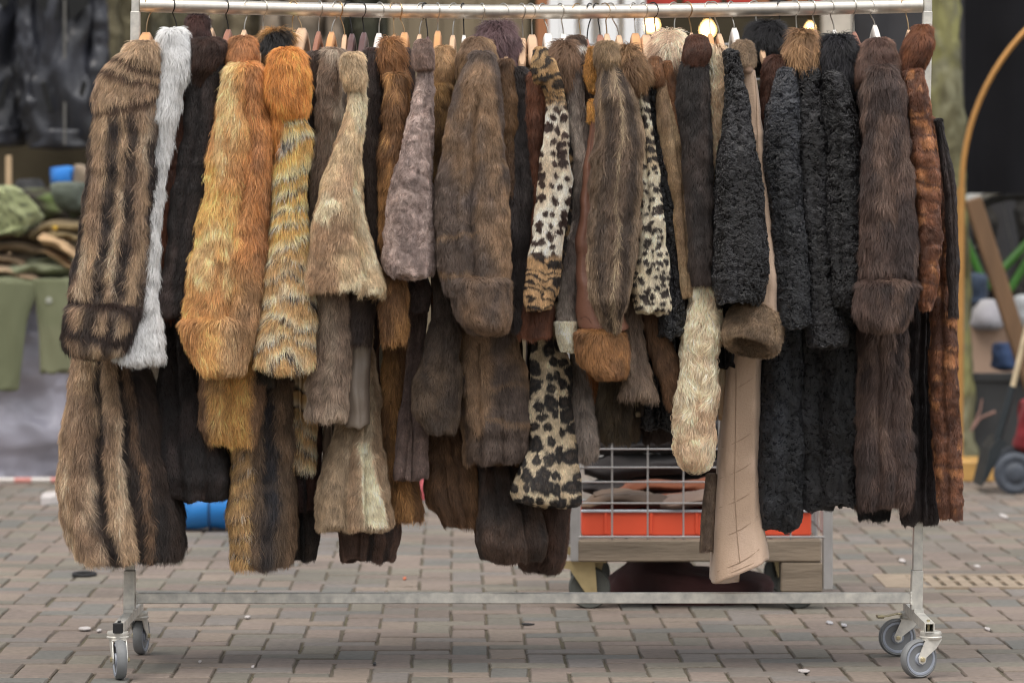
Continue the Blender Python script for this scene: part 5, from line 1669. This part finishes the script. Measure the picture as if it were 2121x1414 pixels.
garment('khaki_trousers', [([(-60, 520), (20, 508), (90, 514), (150, 530)], 12, 17.02, .2), ([(-60, 500), (30, 490), (100, 492), (130, 500)], 11, 17.1, .2), ([(-60, 482), (40, 480), (90, 484)], 9, 17.16, .18)], (168, 146, 120), (122, 104, 82), 'khaki trousers lying across the middle of the heap', 'trousers', seed=5)
garment('sand_belt_trousers', [([(84, 494), (104, 496), (140, 514), (172, 546)], 11, 16.82, .12), ([(96, 520), (130, 540), (170, 566)], 8, 16.86, .12)], (180, 150, 114), (146, 120, 90), 'sand coloured garment with a rolled end sticking out of the heap', 'trousers', seed=6)
o = garment('brown_army_coat', [([(70, 492), (90, 476), (130, 468), (190, 474)], 16, 17.0, .2), ([(100, 490), (150, 488), (190, 492)], 10, 16.9, .14)], (114, 98, 68), (86, 72, 50), 'brown army coat with a gold button in the heap', 'coat', seed=7)
m = MB().lathe([(.0005, -.006), (.011, -.004), (.013, 0), (.012, .003)], (0, 0, 0), (0, 1, 0), 16)
bt = m.build('button', simple('gold_button', (220, 180, 80), .25, .8))
bt.parent = o; bt.location = pt(114, 472, 16.78)
bundle('quilted_jacket', '392 -40 22;405 -60 46;430 -70 66;455 -70 82;475 -60 66;486 -40 50', 16.85, .15, (128, 136, 96), (104, 112, 76), 'light green quilted jacket on top of the heap at the left edge', 'jacket', fold=.014,
       pat=lambda s: (lambda c, t: c * (1 - .5 * t[:, None]))(mixc((146, 152, 110), (122, 128, 90), sstep(-.4, .4, fbm(s.p * 8, 4))), np.maximum(1 - sstep(.04, .11, np.abs(((s.y + .62 * s.x + 6 * np.sin(s.x / 22)) / 25) % 1 - .5)), .7 * (1 - sstep(.02, .06, np.abs(((s.y - 1.1 * s.x) / 62) % 1 - .5))))))
CAMO = p_three((74, 78, 54), (52, 46, 42), (96, 112, 66), (14, 14, 14), 5)
bundle('camouflage_jacket', '398 60 160;420 50 190;450 70 190;462 90 180', 17.20, .2, 0, 0, 'camouflage jacket bunched up behind the quilted one', 'jacket', pat=CAMO, fold=.05)
bundle('grey_green_jacket', '385 120 180;400 110 190;425 118 190;440 140 185', 17.06, .12, (96, 104, 92), (72, 78, 70), 'grey-green jacket heaped beside the raccoon coat', 'jacket', fold=.04)
bundle('army_hat', '376 44 84;386 34 104;398 32 110', 17.35, .12, (64, 64, 64), (42, 42, 44), 'dark army hat with a stiff brim on the heap', 'hat', fold=.015)
bundle('blue_bag', '354 112 150;365 108 158;380 106 158', 17.45, .1, (44, 124, 200), (30, 96, 170), 'bright blue plastic bag behind the clothes heap', 'bag', None, fold=.02)
bundle('cardboard_piece', '346 162 180;362 158 190;384 156 190', 17.40, .03, (150, 134, 116), (130, 116, 100), 'torn cardboard standing behind the clothes heap', 'cardboard', None, fold=.005)
m = MB().box((0, 0, .72), (.026, .026, 1.44), None, .003)
o = tag(m.build('pale_stick', simple('pale_batten', (190, 164, 130), .7, 0, .1, 8)), 'pale wooden batten standing behind the clothes heap', 'batten'); o.location = (sx(18, 17.80), 17.80, 0)

# blue roll on the ground behind the rack
BLUER = simple('blue_tarpaulin', (38, 122, 196), .5, 0, .1, 3, .3, 14)
br_ = thing('tarpaulin_roll', 'bright blue rolled tarpaulin lying on the paving behind the rack', 'tarpaulin', loc=(sx(526, 14.3), 14.3, .085))
hl = (704 - 345) / FOC * 14.3 / 2
V = []; Fc = []; n = 28; M = 26
for i in range(M):
    t = i / (M - 1) * 2 - 1
    e = 1 if abs(t) < .96 else .82
    for k in range(n):
        a = 2 * math.pi * k / n
        r_ = .083 * e * (1 + .05 * math.sin(t * 9 + a * 2) + .03 * math.sin(a * 5 + t * 23))
        V.append((t * hl, r_ * math.cos(a), r_ * math.sin(a) * .95))
for i in range(M - 1):
    for k in range(n):
        Fc.append((i * n + k, i * n + (k + 1) % n, (i + 1) * n + (k + 1) % n, (i + 1) * n + k))
Fc += [tuple(range(n)), tuple(range((M - 1) * n, M * n))[::-1]]
MB().add(V, Fc).build('roll', BLUER, br_, True)
sp = MB()
P = [(hl + .004, .07 * (1 - t) * math.cos(t * 16), .07 * (1 - t) * math.sin(t * 16)) for t in np.linspace(0, .9, 40)]
sp.tube(P, .006, 6); sp.build('rolled_edge', BLUER, br_, True)
for t in (-.5, .35):
    P = [(t * hl, .088 * math.cos(a), .085 * math.sin(a)) for a in np.linspace(0, 2 * math.pi, 24)]
    MB().tube(P, .004, 6, False).build('cord', simple('dark_cord', (30, 60, 96), .8), br_, True)
PINK = simple('pink_plastic', (190, 92, 98), .5)
m = MB().lathe([(.018, 0), (.022, .01), (.022, .07), (.014, .085), (.012, .11)], (0, 0, 0), (0, 0, 1), 14)
o = tag(m.build('pink_bottle', PINK, None, True), 'small pink bottle standing on the paving behind the tawny coats', 'bottle'); o.location = (sx(876, 15.80), 15.80, 0)

# roll cage cart
YC = 11.46
CW = simple('zinc_cage_wire', (186, 184, 184), .4, .7, .06, 20)
GWD = simple('weathered_cart_wood', (120, 108, 94), .9, 0, .26, 5, .6, 40, stretch=(.4, 3, 3))
ct = thing('wire_cart', 'wire roll cage cart with a weathered wooden base behind the coats', 'cart', loc=(sx(1460, YC), YC, 0))
oc = Vector(ct.location)
def cp(px, py, dy=0):
    p = pt(px, py, YC) - oc
    return p + Vector((0, dy, 0))
zb0, zb1 = sz(1163, YC), sz(1118, YC)
x0, x1 = sx(1198, YC) - oc.x, sx(1722, YC) - oc.x
D = .62
def board(x0_, x1_, y0_, y1_, z0_, z1_, nm='base_board'):
    MB().box(((x0_ + x1_) / 2, (y0_ + y1_) / 2, (z0_ + z1_) / 2), (x1_ - x0_, y1_ - y0_, z1_ - z0_), None, .004).build(nm, GWD, ct)
board(x0, x1 - .03, 0, .045, zb0, zb1, 'front_board')
board(x0, x1 - .03, D - .045, D, zb0, zb1, 'back_board')
for k in range(5):
    w = (x1 - x0 - .03) / 5
    board(x0 + k * w + .002, x0 + (k + 1) * w - .002, .047, D - .047, zb1 - .022, zb1 - .002)
board(sx(1618, YC) - oc.x, sx(1704, YC) - oc.x, .002, .1, sz(1226, YC), zb0 - .002, 'corner_block')
for xx, yy in ((x0 - .008, .02), (x1 - .01, .02), (x0 - .008, D - .02), (x1 - .01, D - .02)):
    z0_ = sz(1222, YC) if xx > 0 else zb0
    MB().box((xx, yy, (z0_ + sz(84, YC)) / 2), (.03, .03, sz(84, YC) - z0_), None, .003).build('corner_post', CW if True else GWD, ct)
ztopc = sz(90, YC)
def wires(y, name='wire'):
    for px in (1268, 1342, 1416, 1490, 1564, 1638):
        MB().tube([(sx(px, YC) - oc.x, y, zb1 - .001), (sx(px, YC) - oc.x, y, ztopc)], .0028, 6).build(name, CW, ct, True)
    for py in (1112, 1042, 998, 968, 930, 860, 780, 700, 620, 540, 460, 380, 300, 220, 150, 92):
        MB().tube([(x0, y - .006, sz(py, YC)), (x1 - .02, y - .006, sz(py, YC))], .0036 if py in (1112, 92) else .0026, 6).build(name, CW, ct, True)
wires(.012)
wires(D - .012)
for xx in (x0 - .008, x1 - .01):
    for k in range(1, 5):
        y = D * k / 5
        MB().tube([(xx, y, zb1), (xx, y, ztopc)], .0028, 6).build('wire', CW, ct, True)
    for py in (1112, 968, 780, 540, 300, 92):
        MB().tube([(xx, .02, sz(py, YC)), (xx, D - .02, sz(py, YC))], .003, 6).build('wire', CW, ct, True)
CAST = simple('yellowed_steel', (176, 158, 118), .5, .4, .15, 15)
DRUB = simple('dark_tyre_rubber', (78, 80, 76), .7, 0, .1, 10)
DRIM = simple('dark_cast_rim', (60, 60, 58), .6, 0, .1, 10)
for px, y, s in ((1222, .06, -1), (1655, .06, 1), (1230, D - .08, -1), (1650, D - .08, 1)):
    c = Vector((sx(px, YC) - oc.x, y, .0625))
    ck = MB()
    ck.prism([(-.075, zb0), (.045, zb0), (.052, .05), (.02, .045), (-.03, .12), (-.07, zb0 - .02)] if s < 0 else [(-.045, zb0), (.06, zb0), (.02, .05), (-.02, .05)], (c.x - (.03 if s < 0 else 0), y - .03, 0), (1, 0, 0), (0, 0, 1), (0, 1, 0), .004)
    ck.prism([(-.045, zb0), (.045, zb0), (.02, .05), (-.02, .05)], (c.x, y + .03, 0), (1, 0, 0), (0, 0, 1), (0, 1, 0), .004)
    ck.box((c.x, y, zb0 - .002), (.1, .085, .005))
    k_ = ck.build('caster', CAST, ct)
    MB().lathe([(.05, -.02), (.058, -.022), (.0625, -.014), (.0625, .014), (.058, .022), (.05, .02)], c, (0, 1, 0), 36).build('tyre', DRUB, k_, True)
    MB().lathe([(.012, -.024), (.02, -.022), (.03, -.012), (.05, -.016), (.05, .016), (.03, .012), (.02, .022), (.012, .024)], c, (0, 1, 0), 30).build('rim', DRIM, k_, True)
# things in the cart
RED = simple('orange_red_crate_plastic', (232, 92, 62), .4, 0, .06, 5)
cr = thing('red_crate', 'low orange-red plastic crate standing in the wire cart', 'crate', loc=(oc.x, YC + .3, zb1 + .001))
hx_, hd, hh, tt = (x1 - x0) / 2 - .035, .2, .072, .006
cxo = (x0 + x1) / 2 - .02
MB().box((cxo, 0, tt / 2), (hx_ * 2, hd * 2, tt)).build('base', RED, cr)
for s in (-1, 1):
    MB().box((cxo, s * hd, hh / 2 + tt), (hx_ * 2, tt, hh), None, .002).build('side', RED, cr)
    MB().box((cxo + s * hx_, 0, hh / 2 + tt), (tt, hd * 2 - tt - .001, hh), None, .002).build('end', RED, cr)
    MB().box((cxo, s * (hd + .004), hh + tt), (hx_ * 2 + .012, .012, .008), None, .002).build('rim', simple('pale_crate_rim', (176, 182, 190), .5), cr)
for k in range(5):
    MB().box((cxo - hx_ * .8 + k * hx_ * .4, -hd - .005, hh / 2 + tt), (.008, .006, hh * .9), None, .001).build('rib', RED, cr)
def incart(name, rows, Y, b, c1, c2, lab, cat, **kw):
    kw.setdefault('dome', (.2, .03)); kw.setdefault('crease', .03); kw.setdefault('cscale', 14)
    return tag(cloth(name, rows, Y, b, c1, c2, None, **kw), lab, cat, 'garments heaped in the wire cart')
G3 = 'garments heaped in the wire cart'
garment('brown_fur_pelt', [([(1204, 1048), (1260, 1034), (1330, 1036), (1420, 1048)], 15, YC + .22, .1), ([(1230, 1026), (1300, 1020), (1360, 1030)], 9, YC + .26, .1)], (110, 90, 74), (70, 58, 50), 'brown fur pelt lying in the wire cart above the red crate', 'pelt', G3, 11)
garment('leather_coat', [([(1280, 1016), (1340, 1004), (1420, 1004), (1500, 996), (1620, 1000)], 12, YC + .40, .1), ([(1300, 1032), (1400, 1022), (1520, 1014), (1640, 1020)], 9, YC + .36, .1)], (150, 88, 60), (110, 64, 44), 'chestnut leather coat folded in the wire cart', 'coat', G3, 12)
garment('pale_fur_pelt', [([(1366, 1042), (1410, 1036), (1480, 1030), (1560, 1044), (1640, 1046)], 14, YC + .16, .08)], (158, 138, 124), (116, 98, 88), 'pale fur pelt at the front of the wire cart', 'pelt', G3, 13)
garment('dark_clothes', [([(1206, 1046), (1400, 1040), (1698, 1046)], 16, YC + .46, .1), ([(1206, 1010), (1360, 1000), (1698, 1010)], 18, YC + .5, .09), ([(1210, 968), (1400, 962), (1690, 970)], 20, YC + .5, .08), ([(1214, 926), (1400, 920), (1680, 928)], 20, YC + .51, .07), ([(1214, 886), (1400, 880), (1680, 888)], 18, YC + .51, .07)], (52, 48, 48), (30, 29, 31), 'dark clothes stacked at the back of the wire cart', 'clothes', G3, 14)
bundle('maroon_sack', '1172 1290 1440;1188 1262 1580;1205 1250 1600;1222 1260 1590', YC + .35, .22, (86, 56, 56), (62, 42, 42), 'maroon cloth sack lying under the wire cart', 'sack', None, fold=.04)

# right side: planter, bicycle parts, post, hand truck
PLB = simple('dark_plastic_planter', (52, 54, 56), .5, 0, .1, 6, .1, 40)
pl_ = thing('planter_box', 'dark square planter box behind the golden arch', 'planter', loc=(sx(2060, 17.60), 17.90, 0))
zt = sz(772, 17.60); wpl = (2128 - 1992) / FOC * 17.60
for nm, c, d in (('front_panel', (0, -.3, zt / 2 - .01), (wpl, .02, zt - .02)), ('back_panel', (0, .3, zt / 2 - .01), (wpl, .02, zt - .02)), ('side_panel', (-wpl / 2 + .012, 0, zt / 2 - .01), (.02, .578, zt - .02)), ('side_panel', (wpl / 2 - .012, 0, zt / 2 - .01), (.02, .578, zt - .02)), ('rim', (0, -.304, zt - .02), (wpl + .03, .034, .04)), ('rim', (0, .304, zt - .02), (wpl + .03, .034, .04)), ('soil', (0, 0, zt - .06), (wpl - .05, .575, .02))):
    MB().box(c, d, None, .004).build(nm, PLB, pl_)
TWIG = simple('dry_pink_twig', (150, 118, 108), .8, 0, .15, 30)
tw = thing('dry_branch', 'dry forked branch leaning on the dark planter box', 'branch', loc=pt(2010, 985, 17.30)); tw.location.z = 0
ot = Vector(tw.location)
q = lambda x, y: pt(x, y, 17.55) - ot
for nm, pts, r in (('stem', [q(2003, 955), q(2004, 900), q(2030, 865), q(2062, 852)], .008), ('twig', [q(2014, 884), q(2030, 850), q(2034, 826)], .005), ('twig', [q(2004, 900), q(1994, 860), q(1992, 836)], .005), ('twig', [q(2006, 905), q(2008, 925), q(2003, 950)], .005)):
    MB().tube(pts, [r, r * .9, r * .8, r * .9][:len(pts)], 7).build(nm, TWIG, tw, True)

PW_ = simple('brown_timber', (108, 82, 58), .7, 0, .15, 6, .2, 20, stretch=(3, 3, .3))
def slant(p, q_, w, d, mat, name, lab, cat, Y):
    a, b = pt(*p, Y), pt(*q_, Y)
    v = (b - a).normalized(); y = Vector((0, 1, 0)); x = y.cross(v)
    m = MB().box((0, 0, 0), (w, d, (b - a).length), Matrix((x, y, v)).transposed(), .006)
    o = m.build(name, mat); o.location = (a + b) / 2
    return tag(o, lab, cat)
slant((2014, 412), (2148, 830), .075, .08, PW_, 'leaning_timber', 'thick brown timber leaning across the arch opening', 'timber', 17.45)
GRN = simple('bright_green_paint', (68, 126, 46), .4, 0, .05, 8)
TYR = simple('black_bicycle_tyre', (34, 34, 35), .8)
FEND = simple('pale_mudguard', (206, 208, 206), .4)
bk = thing('green_bicycle', 'bicycle with a bright green frame parked beyond the arch', 'bicycle', loc=pt(2075, 770, 18.40)); bk.location.z = 0
ob = Vector(bk.location); Q = lambda x, y, d=0: pt(x, y, 18.40 + d) - ob
for pts in ([(2000, 496), (2040, 590)], [(2121 + 40, 468), (2078, 556)], [(2121 + 30, 500), (2092, 600)], [(2040, 590), (2092, 600)], [(2078, 556), (2040, 590)]):
    MB().tube([Q(*p) for p in pts], .019, 10).build('frame_tube', GRN, bk, True)
rw = 330 / FOC * 18.4 / 2
for cx, cy in ((2112, 570), (1900, 570)):
    P = [Q(cx, cy) + Vector((rw * math.cos(a), .03, rw * math.sin(a))) for a in np.linspace(0, 2 * math.pi, 40)]
    w_ = MB().tube(P, .02, 8, False).build('wheel', TYR, bk, True)
    for k in range(14):
        a = math.pi * 2 * k / 14
        MB().tube([Q(cx, cy) + Vector((0, .03, 0)), Q(cx, cy) + Vector((rw * math.cos(a), .03, rw * math.sin(a)))], .0022, 4).build('spoke', STEEL, w_)
P = [Q(2112, 570) + Vector(((rw + .045) * math.cos(a), .03, (rw + .045) * math.sin(a))) for a in np.linspace(1.75, 2.75, 14)]
MB().tube(P, .032, 8).build('mudguard', FEND, bk, True)
bundle('white_bag', '628 2030 2066;645 2014 2076;672 2010 2080', 18.15, .12, (182, 180, 182), (156, 154, 160), 'white plastic bag lying on the crate beyond the arch', 'bag', None, fold=.02)
bundle('white_bag', '622 2100 2150;645 2092 2150;672 2096 2150', 18.15, .12, (200, 204, 204), (176, 180, 184), 'white bag at the right edge beyond the leaning timber', 'bag', None, fold=.02)
CARD = simple('cardboard', (176, 148, 128), .85, 0, .05, 5)
zc0, zc1 = sz(775, 18.15), sz(674, 18.15)
m = MB().box((0, 0, zc1 / 2), ((2160 - 2008) / FOC * 18.15, .3, zc1), None, .005)
o = tag(m.build('cardboard_box', CARD), 'tall pale cardboard box standing beyond the planter', 'box'); o.location = (sx(2084, 18.15), 18.30, 0)
bundle('blue_jeans', '716 2062 2094;735 2056 2106;760 2060 2112', 17.80, .08, (62, 82, 118), (46, 62, 94), 'crumpled blue jeans lying on the planter rim', 'jeans', None, fold=.03)
bundle('blue_crate_cover', '574 2004 2040;600 2002 2046;625 2004 2044', 18.35, .1, (78, 92, 112), (60, 72, 92), 'grey-blue cloth beyond the tree trunk', 'cloth', None, fold=.02)
bundle('dark_bicycles', '402 1990 2180;470 1985 2190;600 1985 2190;690 1990 2190', 19.40, .2, (58, 56, 54), (34, 34, 34), 'dark heap of parked bicycles far behind the arch', 'bicycles', None, fold=.08, sc=(14, 14, 14))

BLKM = simple('black_painted_steel', (40, 46, 50), .45, .2, .08, 12)
WHT_ = simple('bare_steel_tube', (226, 206, 172), .3, .6)
ht = thing('hand_truck', 'black hand truck with a broad toe plate and grey wheel at the right edge', 'hand truck', loc=pt(2080, 1010, 16.30)); ht.location.z = 0
oh = Vector(ht.location); U = lambda x, y, d=0: pt(x, y, 16.30 + d) - oh
m = MB(); m.prism([(a.x, a.z) for a in (U(2022, 1002), U(2036, 985), U(2066, 925), U(2078, 912), U(2060, 902), U(2040, 925), U(2032, 960))], (0, -.02, 0), (1, 0, 0), (0, 0, 1), (0, 1, 0), .30)
m.build('toe_plate', BLKM, ht)
for d in (-.12, .12):
    MB().tube([U(2066, 915, d), U(2098, 800, d)], .018, 10).build('frame_tube', BLKM, ht, True)
    MB().tube([U(2098, 800, d), U(2124, 690, d), U(2160, 560, d)], .012, 10).build('upright_tube', WHT_, ht, True)
for d in (-.2, .2):
    c = U(2102, 978, d); c.z = .088
    w_ = MB().lathe([(.02, -.03), (.03, -.028), (.045, -.018), (.07, -.024), (.088, -.016), (.088, .016), (.07, .024), (.03, .028)], c, (0, 1, 0), 30).build('wheel', simple('grey_blue_tyre', (62, 68, 78), .6), ht, True)
MB().tube([U(2102, 978, -.2) * 1.0, U(2102, 978, .2)], .01, 8).build('axle', BLKM, ht, True)
bundle('red_bag', '838 2116 2170;870 2110 2175;925 2102 2180', 16.40, .12, (156, 52, 58), (130, 40, 46), 'red bag strapped to the hand truck at the right edge', 'bag', None, fold=.015)

# drain grate
DG = simple('rusty_pale_grate', (160, 144, 126), .7, .2, .12, 12, .2, 40)
dg = thing('drain_grate', 'slotted metal drain grate set in the paving at the right', 'drain grate', loc=(sx(2040, 12.36), 12.36, 0))
w2, d2 = .34, .215
MB().box((0, -d2 + .02, -.004), (2 * w2, .04, .014)).build('frame', DG, dg)
MB().box((0, d2 - .02, -.004), (2 * w2, .04, .014)).build('frame', DG, dg)
for s in (-1, 1):
    MB().box((s * (w2 - .05), 0, -.0035), (.1, 2 * d2 - .082, .013)).build('frame', DG, dg)
for k in range(10):
    MB().box((-w2 + .1 + .02 + k * .049, 0, -.005), (.032, 2 * d2 - .084, .012)).build('slat', DG, dg)
MB().box((0, 0, -.0045), (2 * w2 - .21, .03, .0115)).build('slat', DG, dg)

# litter
FOIL = simple('pale_foil', (200, 200, 206), .35, .3)
ORG = simple('orange_peel', (196, 104, 66), .7)
DRK = simple('black_rubber_scrap', (34, 34, 36), .7)
for px, py, w, h, lab in ((176, 1303, 40, 9, 'white bent strip of plastic near the left caster'), (205, 1307, 14, 8, 'small white scrap touching the bent strip'),
                          (1718, 1291, 20, 8, 'little foil scrap left of the braked caster'), (1748, 1296, 14, 8, 'tiny foil scrap next to a bigger one by the braked caster'),
                          (1664, 1391, 34, 9, 'white paper scrap low in front of the right end of the rack'), (2045, 1304, 14, 9, 'white crumb on the paving below the drain grate'),
                          (2078, 1070, 18, 12, 'pale scrap on the paving in front of the hand truck'), (1868, 1162, 18, 8, 'white scrap right of the wire cart'), (2024, 1174, 16, 6, 'pale scrap just above the drain grate'),
                          (513, 1279, 16, 7, 'beige crumb under the lower bar'), (524, 1382, 8, 8, 'white pebble between pavers low in the middle'), (414, 1372, 8, 6, 'white speck on a paver near the left caster')):
    scrap(px, py, w, h, lab, FOIL if 'foil' in lab else PAPER, th=.0015)
scrap(838, 1199, 9, 9, 'tiny orange scrap on the paving below the tawny coats', ORG, 'orange_peel')
scrap(1092, 1294, 40, 5, 'thin dark twist of rubber under the lower bar', DRK, 'rubber_scrap')
scrap(776, 1376, 10, 7, 'small dark crumb on the paving low in the middle', DRK, 'rubber_scrap')
Yr = FOC * CAM_H / (1192 - HOR)
P = [(.035 * math.cos(a), .055 * math.sin(a), .004) for a in np.linspace(0, 2 * math.pi, 28)]
m = MB().tube(P, .006, 8, False)
o = tag(m.build('rubber_ring', DRK, None, True), 'flat black rubber ring on the paving left of the rack', 'ring'); o.location = (sx(175, Yr), Yr, .002)
